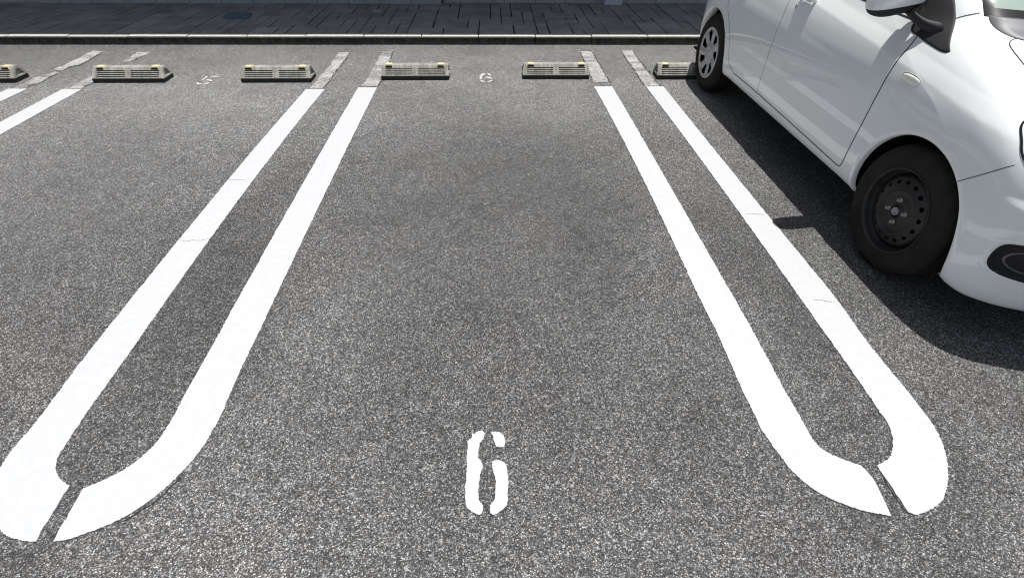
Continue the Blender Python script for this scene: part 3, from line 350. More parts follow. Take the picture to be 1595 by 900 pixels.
# ---------------- wheel stops ----------------
def quad(vs, fs, a, b, c_, d): k = len(vs); vs += [a, b, c_, d]; fs.append((k, k+1, k+2, k+3))
def make_stop():
    r = empty('wheel_stop'); Lx, ys, yt, yb, yr, z0, zt = .30, .010, .060, .134, .168, .036, .110
    slope = lambda u, vv, dep=0: (u, ys+(yt-ys)*vv+dep*.77, z0+(zt-.010-z0)*vv-dep*.63)
    DK = []; vs = []; fs = []; cols = [-Lx, -Lx+.040, -.026, .026, Lx-.040, Lx]; rows_ = [0, .13, .22, .33, .42, .53, .62, .73, .82, 1.]
    for ci in range(5):
        for ri in range(9):
            u0, u1, v0, v1 = cols[ci], cols[ci+1], rows_[ri], rows_[ri+1]
            if ci in (1, 3) and ri in (1, 3, 5, 7):
                dd = .020; a = [slope(u0,v0), slope(u1,v0), slope(u1,v1), slope(u0,v1)]; b = [slope(u0,v0,dd), slope(u1,v0,dd), slope(u1,v1,dd), slope(u0,v1,dd)]
                DK.extend(range(len(fs), len(fs)+5))
                for q in range(4): quad(vs, fs, a[q], a[(q+1) % 4], b[(q+1) % 4], b[q])
                quad(vs, fs, *b)
            else: quad(vs, fs, slope(u0,v0), slope(u1,v0), slope(u1,v1), slope(u0,v1))
    f1 = slope(0, 1); top = [(f1[1], f1[2]), (yt+.010, zt), (yb-.008, zt), (yb, zt-.006), (yr, z0), (yr, z0-.004), (ys, z0-.004), (ys, z0)]
    for (a, b) in zip(top[:-1], top[1:]): quad(vs, fs, (-Lx, a[0], a[1]), (Lx, a[0], a[1]), (Lx, b[0], b[1]), (-Lx, b[0], b[1]))
    prof = top  # end faces with a recess
    cy_, cz = .092, .062
    for sx_ in (-1, 1):
        X = sx_*Lx; inner = [(cy_+(a-cy_)*.62, cz+(b-cz)*.62) for a, b in prof]; K = len(prof)
        for q in range(K):
            a, b = prof[q], prof[(q+1) % K]; c_, d = inner[(q+1) % K], inner[q]; Xi = X-sx_*.022
            quad(vs, fs, (X, *a), (X, *b), (X, *c_), (X, *d)); quad(vs, fs, (X, *d), (X, *c_), (Xi, *c_), (Xi, *d))
        k = len(vs); vs += [(X-sx_*.022, *q) for q in inner]; fs.append(tuple(range(k, k+K)))
    vs = [(x-math.copysign(.012*max(0, z-z0)/(zt-z0), x) if abs(x) > .295 else x, y, z) for x, y, z in vs]      # ends lean in
    o = mesh('stop_body', vs, fs, M['stop'], r, mats=[M['stop'], M['slot']])
    for i in DK: o.data.polygons[i].material_index = 1
    bm = bmesh.new(); bm.from_mesh(o.data); bmesh.ops.remove_doubles(bm, verts=bm.verts, dist=1e-5); bmesh.ops.recalc_face_normals(bm, faces=bm.faces); bm.to_mesh(o.data); bm.free()
    bm = bmesh.new(); add_box(bm, -Lx+.002, Lx-.002, .002, yr-.004, .0005, z0-.003); bmobj('stop_base', bm, M['stop_base'], r)
    for sx_ in (-1, 1):
        a, b = sorted((sx_*(Lx-.042), sx_*(Lx-.105))); bm = bmesh.new()
        v_ = [bm.verts.new(q) for q in ((a,yt-.006,zt-.016),(b,yt-.006,zt-.016),(b-.006,yt-.002,zt+.006),(a+.006,yt-.002,zt+.006),(a,yb-.02,zt-.016),(b,yb-.02,zt-.016),(b-.006,yb-.024,zt+.006),(a+.006,yb-.024,zt+.006))]
        for q in ((0,1,2,3),(5,4,7,6),(3,2,6,7),(0,4,5,1),(4,0,3,7),(1,5,6,2)): bm.faces.new([v_[i] for i in q])
        rf = bmobj('reflector', bm, M['yellow'], r)
        bm = bmesh.new(); add_box(bm, a+.004, b-.004, yt-.0085, yt-.003, zt-.0135, zt-.004); bmobj('reflector_slot', bm, M['slot'], rf)
    return r
def copy_tree(o, parent=None):
    c_ = o.copy(); COL.objects.link(c_)
    if parent: c_.parent = parent; c_.matrix_parent_inverse = o.matrix_parent_inverse.copy()
    for ch in o.children: copy_tree(ch, c_)
    return c_
st0 = make_stop()
SP = [(-4.348,4.558,.006,'weathered grey wheel stop cut by the left edge of the picture'),
      (-3.104,4.550,.004,'weathered grey wheel stop second from the left, between a worn line and the number 5'),
      (-1.858,4.547,.004,'weathered grey wheel stop right of the small number 5, left of the loop line'),
      (-.666,4.604,.004,'weathered grey wheel stop left of the small number 6'),
      (.585,4.620,-.006,'weathered grey wheel stop right of the small number 6'),
      (1.796,4.607,.0,'weathered grey wheel stop partly hidden behind the rear wheel of the white car')]
stops = [st0]+[copy_tree(st0) for _ in SP[1:]]
for o, (x, y, a, lb) in zip(stops, SP): o.location = (x, y-.022, 0); o.rotation_euler = (0,0,a); tag(o, lb, 'wheel stop', 'wheel stops along the back of the bays')

# grit and leaf crumbs gathered at the foot of the kerb
vs = []; fs = []
for i in range(420):
    near = i < 300; x = rng.uniform(-6.5, 6.5); y = KY-.004-abs(rng.normal(0, .05)) if near else rng.uniform(.5, 5.6); s_g = rng.uniform(.0025, .0065)
    k = len(vs); a0 = rng.uniform(0, 6)
    for (dx, dy, dz) in ((1,0,0),(-.5,.87,0),(-.5,-.87,0),(.1,.1,.9)):
        vs.append((x+s_g*(dx*math.cos(a0)-dy*math.sin(a0)), y+s_g*(dx*math.sin(a0)+dy*math.cos(a0)), .0008+s_g*dz*.8))
    fs += [(k,k+1,k+3),(k+1,k+2,k+3),(k+2,k,k+3)]
M['grit'] = mat('pale_grit', (.42,.40,.36), .9)
tag(mesh('grit', vs, fs, M['grit']), 'pale grit gathered along the foot of the kerb', 'grit', kind='stuff')
# ---- car body surface: plan outlines stacked by height (world coordinates, nose towards -Y) ----
XC, YF, YR = 2.625, 1.873, 4.342
#        z     w     F      R      kf   kr
ROWS = [(.220, .782, 1.300, 4.86, .84, 1.0),
        (.235, .799, 1.258, 4.90, .82, 1.0),
        (.275, .812, 1.243, 4.93, .80, 1.0),
        (.315, .8185,1.235, 4.95, .79, 1.0),
        (.37,  .8245,1.228, 4.96, .78, 1.0),
        (.45,  .8300,1.225, 4.965,.78, 1.0),
        (.54,  .8325,1.228, 4.96, .78, 1.0),
        (.62,  .8320,1.240, 4.95, .80, 1.0),
        (.69,  .8275,1.262, 4.94, .86, 1.0),
        (.745, .8200,1.296, 4.93, .96,1.0),
        (.79,  .8100,1.335, 4.925,1.10,1.0),
        (.83,  .7990,1.405, 4.92, 1.15,1.0),
        (.87,  .7850,1.490, 4.91, 1.20,1.0),
        (.905, .7700,1.585, 4.90, 1.20,1.0),
        (.935, .7560,1.690, 4.885,1.15,1.0),
        (.965, .7430,1.810, 4.87, 1.10,1.0),
        (.995, .7300,1.915, 4.85, 1.00,1.0),
        (1.03, .7190,1.985, 4.82, .90, 1.0),
        (1.08, .7040,2.065, 4.79, .85, 1.0),
        (1.16, .6800,2.195, 4.73, .85, 1.0),
        (1.26, .6480,2.365, 4.64, .85, 1.0),
        (1.36, .6100,2.550, 4.53, .85, 1.0),
        (1.42, .5780,2.690, 4.42, .85, 1.0),
        (1.465,.5250,2.830, 4.28, .80, 1.0),
        (1.492,.4300,2.960, 4.12, .75, .9),
        (1.506,.2800,3.120, 3.90, .6, .7),
        (1.512,.0400,3.400, 3.60, .1, .1)]
FC = [(0,0),(.3,.012),(.55,.045),(.75,.10),(.88,.17),(.955,.27),(.988,.42),(1,.70)]
def crom(p0, p1, p2, p3, u):
    return .5*((2*p1)+(-p0+p2)*u+(2*p0-5*p1+4*p2-p3)*u*u+(-p0+3*p1-3*p2+p3)*u**3)
def spline(pts, n):                      # pts (k,d) -> (k-1)*n+1 points, Catmull-Rom
    P = np.array(pts, float); P = np.vstack([2*P[0]-P[1], P, 2*P[-1]-P[-2]])
    out = []
    for i in range(1, len(P)-2):
        for j in range(n): out.append(crom(P[i-1], P[i], P[i+1], P[i+2], j/n))
    out.append(P[-2]); return np.array(out)
_R = spline(ROWS, 24)
_F = np.array([(x, d) for x, d in spline([(-.3,.012)]+FC, 24)[24:]]); _F[:,0] = np.minimum(_F[:,0], 1)
def row(z):
    return [np.interp(z, _R[:,0], _R[:,k]) for k in range(1, 6)]
NS = 230
def arch_bulge(y, z):
    b = 0
    for yc, k in ((YF, 1.), (YR, 1.)):
        r = np.hypot(y-yc, (z-.29)); b = b+.0042*k*np.exp(-((r-.335)/.075)**2)*(z > .2)
    zc = np.interp(y, CREASE[0], CREASE[1]); d = z-zc                      # shoulder crease
    b = b+.008*np.clip(1-np.where(d > 0, d/.06, -d/.13), 0, 1)*np.clip((y-1.45)/.3, 0, 1)*np.clip((4.6-y)/.4, 0, 1)
    return b
CREASE = ([1.4,1.6,1.85,2.1,2.5,3.1,3.7,4.6],[.74,.750,.772,.800,.838,.882,.905,.92])
def outline(z):                          # (m,2) points: |x| offset and y from nose centre to tail centre
    w, F, R, kf, kr = row(z)
    f = np.c_[_F[:,0]*w, F+_F[:,1]*kf]
    r = np.c_[_F[:,0]*w, R-_F[:,1]*kr][::-1]
    y0, y1 = f[-1,1], r[0,1]
    t = np.linspace(0, 1, NS+2)[1:-1]
    m = np.c_[np.full(NS, w), y0+(y1-y0)*t]
    o = np.vstack([f, m, r])
    b = arch_bulge(o[:,1], z)*np.clip((o[:,0]/w-.9)/.08, 0, 1)
    o[:,0] += b
    st = np.clip((.600-z)/.030, 0, 1); st = st*st*(3-2*st)                   # ledge of the bumper corner below the lamp
    o[:,1] -= .018*st*np.clip((1.58-o[:,1])/.12, 0, 1)*np.clip((o[:,0]/w-.35)/.2, 0, 1)*np.clip((z-.30)/.2, 0, 1)
    return o
def surf(z):                             # world coords of the driver-side half (x < XC)
    o = outline(z); zz = np.full(len(o), z)
    d = np.clip((1.72-o[:,1])/.28, 0, 1); zz = zz-.065*d*d*(3-2*d)*np.clip((.48-z)/.25, 0, 1)
    return np.c_[XC-o[:,0], o[:,1], zz]
def side_x(y, z):
    o = outline(z); i = int(np.argmax(_F[:,0]*0+1)); k = len(_F)//2
    m = o[k-52:len(o)-k+52]
    return XC-np.interp(y, m[:,1], m[:,0])
MIR = (1.760, 2.385, 1.052, (.132, .052, .073))      # mirror centre and half sizes
# ---------------- the white car ----------------
car = empty('parked_car', (XC, YF, 0)); PI_ = Matrix.Translation((-XC, -YF, 0))
tag(car, 'small white hatchback parked on the right with a bare black steel front wheel', 'car')
def cp(o, parent=None): o.parent = parent or car; o.matrix_parent_inverse = (PI_ if parent is None else Matrix.Identity(4)); return o
zs = [.220]
while zs[-1] < 1.505:
    z = zs[-1]; dF = abs(row(z+.002)[1]-row(z)[1])/.002; zs.append(z+min(.011, max(.0016, .016/max(dF, .01))))
zs = [z for z in zs if z < 1.512]+[1.512]
G = np.array([surf(z) for z in zs]); nz_, ns_ = G.shape[:2]
Rt = G.copy(); Rt[..., 0] = 2*XC-Rt[..., 0]
full = np.concatenate([G, Rt[:, ::-1][:, 1:-1]], 1); nf = full.shape[1]
nxt = np.roll(full, -1, 1); prv = np.roll(full, 1, 1); dv = nxt-prv; du = np.gradient(full, axis=0); NRM = np.cross(dv, du)
NRM /= np.linalg.norm(NRM, axis=-1, keepdims=True)+1e-12
ctr = np.array([XC, 3.1, .8]); s_ = np.sign(((full-ctr)*NRM)[40:60].sum()); NRM *= s_
def inpoly(x, y, poly):
    P = np.array(poly); r_ = np.zeros(x.shape, bool); j = len(P)-1
    for i in range(len(P)):
        c1 = (P[i,1] > y) != (P[j,1] > y)
        with np.errstate(divide='ignore', invalid='ignore'): c2 = x < (P[j,0]-P[i,0])*(y-P[i,1])/(P[j,1]-P[i,1]+1e-12)+P[i,0]
        r_ ^= (c1 & c2); j = i
    return r_
# face centres
fc = (full[:-1]+full[1:]+nxt[:-1]+nxt[1:])/4; right = fc[..., 0] > XC; qx = XC-np.abs(fc[..., 0]-XC); cy, cz = fc[..., 1], fc[..., 2]
wz = np.interp(cz, _R[:,0], _R[:,1]); fr = (XC-qx)/wz
zn = np.broadcast_to(((np.array(zs)[:-1]+np.array(zs)[1:])/2)[:, None], cz.shape)
FD = [(2.335,.283),(3.375,.302),(3.36,.40),(3.352,.644),(3.375,.85),(3.385,1.0),(3.42,1.40),(2.92,1.40),(2.70,1.335),(2.35,1.115),(2.32,.965),(2.285,.906),(2.283,.774),(2.284,.57),(2.302,.38),(2.312,.31)]
RD = [(3.385,.302),(3.80,.305),(3.865,.318),(3.915,.345),(3.945,.40),(3.985,.49),(4.06,.58),(4.16,.66),(4.215,.76),(4.225,.90),(4.19,1.08),(4.05,1.37),(3.43,1.40),(3.395,1.0),(3.385,.85),(3.362,.644),(3.37,.40)]
FWIN = [(2.37,.965),(3.355,.985),(3.385,1.375),(2.93,1.375),(2.72,1.315),(2.40,1.105)]
RWIN = [(3.43,.99),(4.14,1.02),(4.10,1.12),(3.99,1.36),(3.46,1.375)]
SAIL = [(2.092,.905),(2.105,.902),(2.31,.945),(2.355,.965),(2.38,1.10),(2.315,1.07),(2.24,1.01),(2.13,.93)]
HLP = [(1.834,.712),(1.852,.682),(1.92,.655),(2.08,.632),(2.2,.66),(2.24,.70),(2.20,.76),(2.08,.80),(1.95,.832),(1.90,.825),(1.860,.795),(1.840,.753)]
FOG = [(1.847,.345),(1.839,.385),(1.840,.430),(1.852,.452),(1.90,.470),(2.05,.482),(2.15,.44),(2.12,.35),(1.98,.318),(1.918,.318),(1.868,.325)]
part = np.zeros(fc.shape[:2], int)           # 0 body
side = (fr > .90) | (cy > 2.05)
part[inpoly(cy, cz, FD) & (fr > .9)] = 1; part[inpoly(cy, cz, RD) & (fr > .9)] = 2
part[inpoly(cy, cz, FWIN) & (fr > .9)] = 3; part[inpoly(cy, cz, RWIN) & (fr > .9)] = 4
front = (cy < 3.0) & (cz > 1.022) & (cz < 1.43) & (fr < .905); part[front & (part == 0)] = 6
glass_in = (fr < .868) & (cz > 1.046) & (cz < 1.405) & (cy < 3.0); part[glass_in] = 5
nose = cy < 1.72
part[nose & inpoly(qx, cz, (np.array(FOG)-np.mean(FOG, 0))*1.07+np.mean(FOG, 0))] = 10
part[(cy < 1.3) & (cz > .27) & (cz < .47) & (qx > 2.27)] = 11; part[(cy < 1.4) & (cz > .59) & (cz < .69) & (qx > 2.36)] = 11
seamz = .556+(1.663-cy)*.95; bump_front = (cy < 1.668) & (cz < np.minimum(seamz, .70)) & (part == 0); part[bump_front] = 12
part[(cy < 2.4) & (cz > .775) & (part == 0) & (fr < .92-.17*np.clip((.985-cz)/.2, 0, 1)*0) & (qx > 1.955-.25*np.clip((.90-cz)/.1, 0, 1)*0+0.0)] = 13
part[(cy > 4.3) & (cz < .62) & (part == 0) & (cy > 4.60)] = 14
part[(cy > 4.4) & (cz > 1.03) & (cz < 1.38) & (fr < .86)] = 15
part[(cy > 4.66) & (cz > .70) & (cz < 1.02) & (fr > .80)] = 16
dele = np.zeros_like(right)
def arch_r(y, z, yc):
    th = np.arctan2(z-.29, -(y-yc))                                    # 0 = towards the nose
    return .333+.012*np.exp(-((th+.25)/.5)**2)*(yc < 3)
for yc in (YF, YR): dele |= (np.hypot(cy-yc, zn-.29) < arch_r(cy, zn, yc)+.013) & (fr > .8)
def take(sel, name, m, parent=None, off=0., thick_in=None):
    ii, jj = np.nonzero(sel & ~dele); jn = (jj+1) % nf
    a, b, c_, d = ii*nf+jj, ii*nf+jn, (ii+1)*nf+jn, (ii+1)*nf+jj
    used_, inv = np.unique(np.r_[a, b, c_, d], return_inverse=True); k = len(ii)
    V = full.reshape(-1, 3)[used_].copy(); NV = NRM.reshape(-1, 3)[used_]
    F_ = np.stack([inv[:k], inv[k:2*k], inv[2*k:3*k], inv[3*k:]], 1)
    if s_ < 0: F_ = F_[:, ::-1]
    if thick_in is not None:
        cnt = np.bincount(F_.ravel(), minlength=len(V)); inside = cnt >= 4; V[inside] -= NV[inside]*thick_in
    V = V+NV*off
    o = mesh(name, V, F_, m, None, True)
    if thick_in is None: o.data.normals_split_custom_set_from_vertices([tuple(q) for q in NV])
    cp(o, parent); return o
L_, R_ = ~right, right
take(part == 0, 'body', M['car'])
for sd in (L_, R_):
    dr = take((part == 1) & sd, 'front_door', M['car']); cp(take((part == 3) & sd, 'window', M['glass']), dr)
    if sd is L_: door_l = dr
    rd = take((part == 2) & sd, 'rear_door', M['car']); cp(take((part == 4) & sd, 'window', M['glass']), rd)
    take((part == 16) & sd, 'tail_light', M['red'])
wsf = take(part == 6, 'windscreen_border', M['gloss']); take(part == 5, 'windscreen', M['screen'])
take(part == 11, 'grille', M['plastic'], thick_in=.02)
take(part == 12, 'front_bumper', M['car']); take(part == 13, 'bonnet', M['car']); take(part == 14, 'rear_bumper', M['car']); take(part == 15, 'rear_window', M['glass'])

def side_pt(y, z, off=0., mir=False):
    """point and outward normal of the body side at (y, z)"""
    e = .004; p = np.array([side_x(y, z), y, z]); a = np.array([side_x(y+e, z)-side_x(y-e, z), 2*e, 0]); b = np.array([side_x(y, z+e)-side_x(y, z-e), 0, 2*e])
    n_ = np.cross(a, b); n_ /= np.linalg.norm(n_)
    if n_[0] > 0: n_ = -n_
    p = p+n_*off
    if mir: p = np.array([2*XC-p[0], p[1], p[2]]); n_ = n_*np.array([-1,1,1])
    return p, n_
def front_pt(x, z, off=0.):
    """point of the nose at lateral x (world, left half) and height z"""
    zt_ = z
    for _ in range(4):
        o = surf(z); k = len(_F)+6; z += (zt_-np.interp(x, o[:k, 0][::-1], o[:k, 2][::-1]))
    o = surf(z); xs = o[:k, 0][::-1]; y = np.interp(x, xs, o[:k, 1][::-1]); zz = np.interp(x, xs, o[:k, 2][::-1])
    e = .006; o2 = surf(z+e); y2 = np.interp(x, o2[:k, 0][::-1], o2[:k, 1][::-1]); y3 = np.interp(x+e, xs, o[:k, 1][::-1])
    n_ = np.cross(np.array([e, y3-y, 0]), np.array([0, y2-y, e])); n_ /= np.linalg.norm(n_)
    if n_[1] > 0: n_ = -n_
    return np.array([x, y, zz])+n_*off, n_
def ribbon(name, PN, wd, m, parent=None, off=.0007):
    """narrow dark panel gap laid along points-with-normals"""
    vs = []; fs = []; K = len(PN)
    for i, (p, n_) in enumerate(PN):
        t = PN[min(i+1, K-1)][0]-PN[max(i-1, 0)][0]; t = t/(np.linalg.norm(t)+1e-9); b = np.cross(n_, t); b /= np.linalg.norm(b)+1e-9
        vs += [p+n_*off+b*wd/2, p+n_*off-b*wd/2]
    fs = [(2*i, 2*i+1, 2*i+3, 2*i+2) for i in range(K-1)]
    return cp(mesh(name, vs, fs, m), parent)
def side_line(pts, step=.015, sm=True, mir=False):
    Q = spline(pts, 6) if sm and len(pts) > 2 else np.array(pts, float); out = []
    for a, b in zip(Q[:-1], Q[1:]):
        k = max(1, int(np.linalg.norm(b-a)/step))
        for j in range(k): out.append(a+(b-a)*j/k)
    out.append(Q[-1]); return [side_pt(q[0], q[1], 0, mir) for q in out]
for mir in (False, True):
    ribbon('panel_gap', side_line([(3.80,.298),(3.39,.299),(2.80,.290),(2.42,.281),(2.345,.281),(2.318,.296),(2.304,.37),(2.284,.56),(2.283,.774),(2.286,.86),(2.300,.925)], mir=mir), .0060, M['gap'])
    ribbon('panel_gap', side_line([(3.395,1.0),(3.38,.86),(3.357,.70),(3.356,.60),(3.365,.42),(3.38,.300)], mir=mir), .0030, M['gap'])
    ribbon('panel_gap', side_line([(3.78,.299),(3.865,.313),(3.915,.342),(3.945,.40),(3.985,.49),(4.06,.58),(4.16,.66),(4.215,.76),(4.225,.90),(4.19,1.08)], mir=mir), .0030, M['gap'])
    ribbon('window_gap', side_line([(2.35,.957),(2.8,.963),(3.39,.976),(4.15,1.010)], mir=mir), .008, M['plastic'])
    sg = [(.556, 1.788), (.615, 1.802), (.650, 1.812), (.686, 1.823)]
PNs = side_line([(1.674,.543),(1.661,.554),(1.597,.616),(1.531,.686)])
ribbon('panel_gap', PNs, .0028, M['gap'], off=.0024)
ribbon('headlight_edge', [front_pt(x, z) for x, z in spline([(1.95,.836),(1.898,.829),(1.857,.797),(1.837,.753),(1.831,.711),(1.849,.679),(1.92,.651),(2.0,.640)], 6)], .007, M['gloss'], off=.0018)
ribbon('bonnet_gap', [front_pt(x, z) for x, z in spline([(2.06,.982),(2.012,.976),(1.985,.966),(1.970,.952),(1.958,.930),(1.950,.905),(1.940,.875),(1.925,.845)], 6)], .0045, M['gap'], off=.0012)
ribbon('pillar_gap', [side_pt(2.155+.0*i, .938) for i in range(0)]+[front_pt(x, z, 0) for x, z in spline([(1.900,.975),(1.918,.995),(1.942,1.016),(1.968,1.030)], 5)], .0035, M['gap'], off=.0012)

def patch(name, pts, m, fn, parent=None, off=.0015, mir=False, lip=None, depth=0):
    """smooth-edged inlay on the body: pts are (y,z) on the side or (x,z) on the nose"""
    P = smooth_closed(pts, 5, 70); K = len(P); ctr_ = np.mean(P, 0); vs = []; fs = []; NR = 6
    loops = []
    if depth: loops += [(1.16, .0003), (1.08, .0016), (1.0, .0010), (.985, -depth)]
    else: loops += [(1.0, .0), (.985, off)]
    base = loops[-1]
    loops += [(base[0]*(1-i/NR), base[1]) for i in range(1, NR+1)]
    for sc_, of in loops:
        for q in P:
            r_ = ctr_+(q-ctr_)*sc_; p, n_ = fn(r_[0], r_[1], of)
            vs.append(((2*XC-p[0]) if mir else p[0], p[1], p[2]))
    for i in range(len(loops)-1):
        for j in range(K): fs.append((i*K+j, i*K+(j+1) % K, (i+1)*K+(j+1) % K, (i+1)*K+j))
    if mir: fs = [q[::-1] for q in fs]
    o = mesh(name, vs, fs, m, None, True, mats=[lip or m, m])
    cut = 2*K if depth else 0
    for i, pl in enumerate(o.data.polygons): pl.material_index = 0 if i < cut else 1
    bm = bmesh.new(); bm.from_mesh(o.data); bmesh.ops.recalc_face_normals(bm, faces=bm.faces); bm.to_mesh(o.data); bm.free()
    return cp(o, parent)
for mir in (False, True):
    patch('door_sail_panel', [(2.090,.905),(2.100,.897),(2.13,.895),(2.20,.901),(2.29,.912),(2.37,.935),(2.40,1.10),(2.30,1.062),(2.22,1.003),(2.13,.930)], M['plastic'], side_pt, off=.002, mir=mir)
    patch('cowl_panel', [(1.984,1.026),(1.981,1.008),(1.986,.990),(2.004,.978),(2.04,.973),(2.30,.972),(2.63,.972),(2.63,1.026),(2.30,1.026)], M['cowl'], front_pt, off=.003, mir=mir)
    patch('headlight', HLP, M['lamp'], front_pt, off=.004, mir=mir)
    patch('fog_lamp_recess', FOG, M['plastic'], front_pt, mir=mir, lip=M['car'], depth=.035)
# arch lips, liners, floor
def arch(yc, mir):
    th = np.linspace(math.radians(-24), math.radians(204), 90); vs = []; fs = []
    for i, t in enumerate(th):
        y0, z0_ = -math.cos(t), math.sin(t); r_ = .333+.012*math.exp(-((((t+math.pi) % (2*math.pi)-math.pi)+.25)/.5)**2)*(yc < 3)
        zmin = (.235 if not (yc < 3 and t < 1) else .232)
        for (dr, off, dp) in ((.034, .0003, 0), (.024, .0010, 0), (.002, .0020, 0), (-.002, -.001, 0), (-.003, -.001, .024 if yc < 3 else .07)):
            y, z = yc+y0*(r_+dr), .29+z0_*(r_+dr); z = max(z, .222)
            p, n_ = side_pt(y, z, off); 
            if yc < 3 and y < 1.72:                                  # the bumper corner hangs lower
                d = min(1, (1.72-y)/.28); p[2] -= .065*d*d*(3-2*d)*min(1, max(0, (.48-z)/.25))
            p = p+np.array([dp, 0, 0])
            if mir: p[0] = 2*XC-p[0]
            vs.append(p)
    k = 5; fs = [(i*k+j, i*k+j+1, (i+1)*k+j+1, (i+1)*k+j) for i in range(len(th)-1) for j in range(k-1)]
    if not mir: fs = [q[::-1] for q in fs]
    cp(mesh('wheel_arch_lip', vs, fs, M['car'], None, True))
    # dark liner tunnel
    vs = []; fs = []; th = np.linspace(math.radians(-8), math.radians(188), 48)
    for t in th:
        for x, rr in (((XC-.785) if yc < 3 else (XC-.735), .338), (XC-.50, .352), (XC-.50, .05)):
            p = [x, yc-math.cos(t)*rr, .29+math.sin(t)*rr]
            if mir: p[0] = 2*XC-p[0]
            vs.append(p)
    fs = [(i*3+j, i*3+j+1, i*3+j+4, i*3+j+3) for i in range(len(th)-1) for j in range(2)]
    cp(mesh('wheel_liner', vs, fs, M['liner'], None, True))
for yc in (YF, YR):
    for mir in (False, True): arch(yc, mir)
bm = bmesh.new(); add_box(bm, XC-.60, XC+.60, 1.56, 4.80, .215, .235)
for sx_ in (-1, 1):
    a, b = sorted((XC+sx_*.60, XC+sx_*.785)); add_box(bm, a, b, YF+.335, YR-.335, .216, .232); add_box(bm, a, b-.06*(sx_ > 0), 4.70, 4.78, .216, .232)
cp(bmobj('floor_pan', bm, M['liner']))

# wheels
def lathe(prof, seg=96, sel=None):
    vs = []; fs = []; K = len(prof)
    for i in range(seg):
        t = 2*math.pi*i/seg
        for r_, o in prof: vs.append((-o, r_*math.cos(t), r_*math.sin(t)))
    for i in range(seg):
        for j in range(K-1):
            if sel and sel(i/seg, .5*(prof[j][0]+prof[j+1][0])): continue
            a = i*K+j; b = ((i+1) % seg)*K+j; fs.append((a, a+1, b+1, b))
    return vs, fs
TY = [(.180,-.010),(.188,.000),(.193,.0035),(.199,.0035),(.203,.006),(.220,.0095),(.238,.0115),(.252,.0105),(.268,.005),(.279,-.004),(.286,-.014),(.2905,-.026),(.2925,-.040),(.2875,-.0402),(.2875,-.0475),(.2930,-.0478),(.2935,-.066),(.2885,-.0662),(.2885,-.0745),(.2935,-.0748),(.2935,-.092),(.2885,-.0922),(.2885,-.1005),(.2935,-.1008),(.2925,-.120),(.2875,-.1202),(.2875,-.1270),(.2915,-.1275),(.286,-.152),(.270,-.168),(.24,-.176),(.19,-.165)]
def wheel_root(y, mir):
    r = empty('wheel', (0,0,0)); r.parent = car; r.location = ((.815 if mir else -.815), y-YF, .2905)
    if mir: r.rotation_euler = (0,0,math.pi)
    o = mesh('tyre', *lathe(TY, 128), M['tyre'], r, True); return r
def front_wheel(mir):
    r = wheel_root(YF, mir)
    prof = [(.184,-.012),(.1905,.001),(.1925,.0045),(.1895,.0065),(.1850,.003),(.1815,-.004),(.1800,-.014),(.1765,-.026),(.1720,-.031),(.1700,-.038),(.1660,-.052),(.1600,-.058)]
    o = mesh('rim', *lathe(prof, 128), M['steel'], r, True)
    dp = [(.1605,-.058),(.158,-.052),(.154,-.046)]+[(.150-.003*k, -.0415+.0012*k) for k in range(14)]+[(.108,-.0235),(.104,-.022),(.100,-.0235),(.094,-.034),(.088,-.038),(.075,-.039),(.064,-.0375),(.058,-.034),(.048,-.0325),(.036,-.0325),(.0335,-.027),(.030,-.0255),(.028,-.030),(.0265,-.050),(0,-.050)]
    nh = 16
    dp = [(r_, o+.019) for r_, o in dp]
    def hole(u, rr):
        a = ((u*nh) % 1-.5)/nh*2*math.pi*rr; return (a/.0105)**2+((rr-.131)/.0085)**2 < 1
    o2 = mesh('wheel_disc', *lathe(dp, 512, hole), M['steel'], r, True)
    bm = bmesh.new(); bmesh.ops.create_circle(bm, cap_ends=True, segments=64, radius=.163, matrix=Matrix.Translation((.056,0,0)) @ Matrix.Rotation(math.pi/2, 4, 'Y')); bmobj('brake_drum', bm, M['liner'], r)
    vs, fs = lathe([(.018,-.036),(.0190,-.024),(.0175,-.0215),(.0150,-.0215),(.0135,-.030),(.0,-.031)], 32); vs = [(a-.019, b, c_) for a, b, c_ in vs]; mesh('hub_cap', vs, fs, M['nut'], r, True)
    for k in range(4):
        t = math.radians(13+90*k); yy, zz = -.050*math.cos(t), .050*math.sin(t); vs, fs = lathe([(.0115,-.034),(.0112,-.031),(.0078,-.0300),(.0075,-.021),(.0066,-.0195),(.0046,-.0205),(.0035,-.027),(0,-.028)], 24)
        vs = [(a-.019, b+yy, c_+zz) for a, b, c_ in vs]; mesh('lug_nut', vs, fs, M['nut'], r, True)
    vs, fs = lathe([(.003,-.03),(.0035,-.005),(.002,-.001),(0,0)], 12); vs = [(a, b+.160, c_+.035) for a, b, c_ in vs]; mesh('tyre_valve', vs, fs, M['plastic'], r)
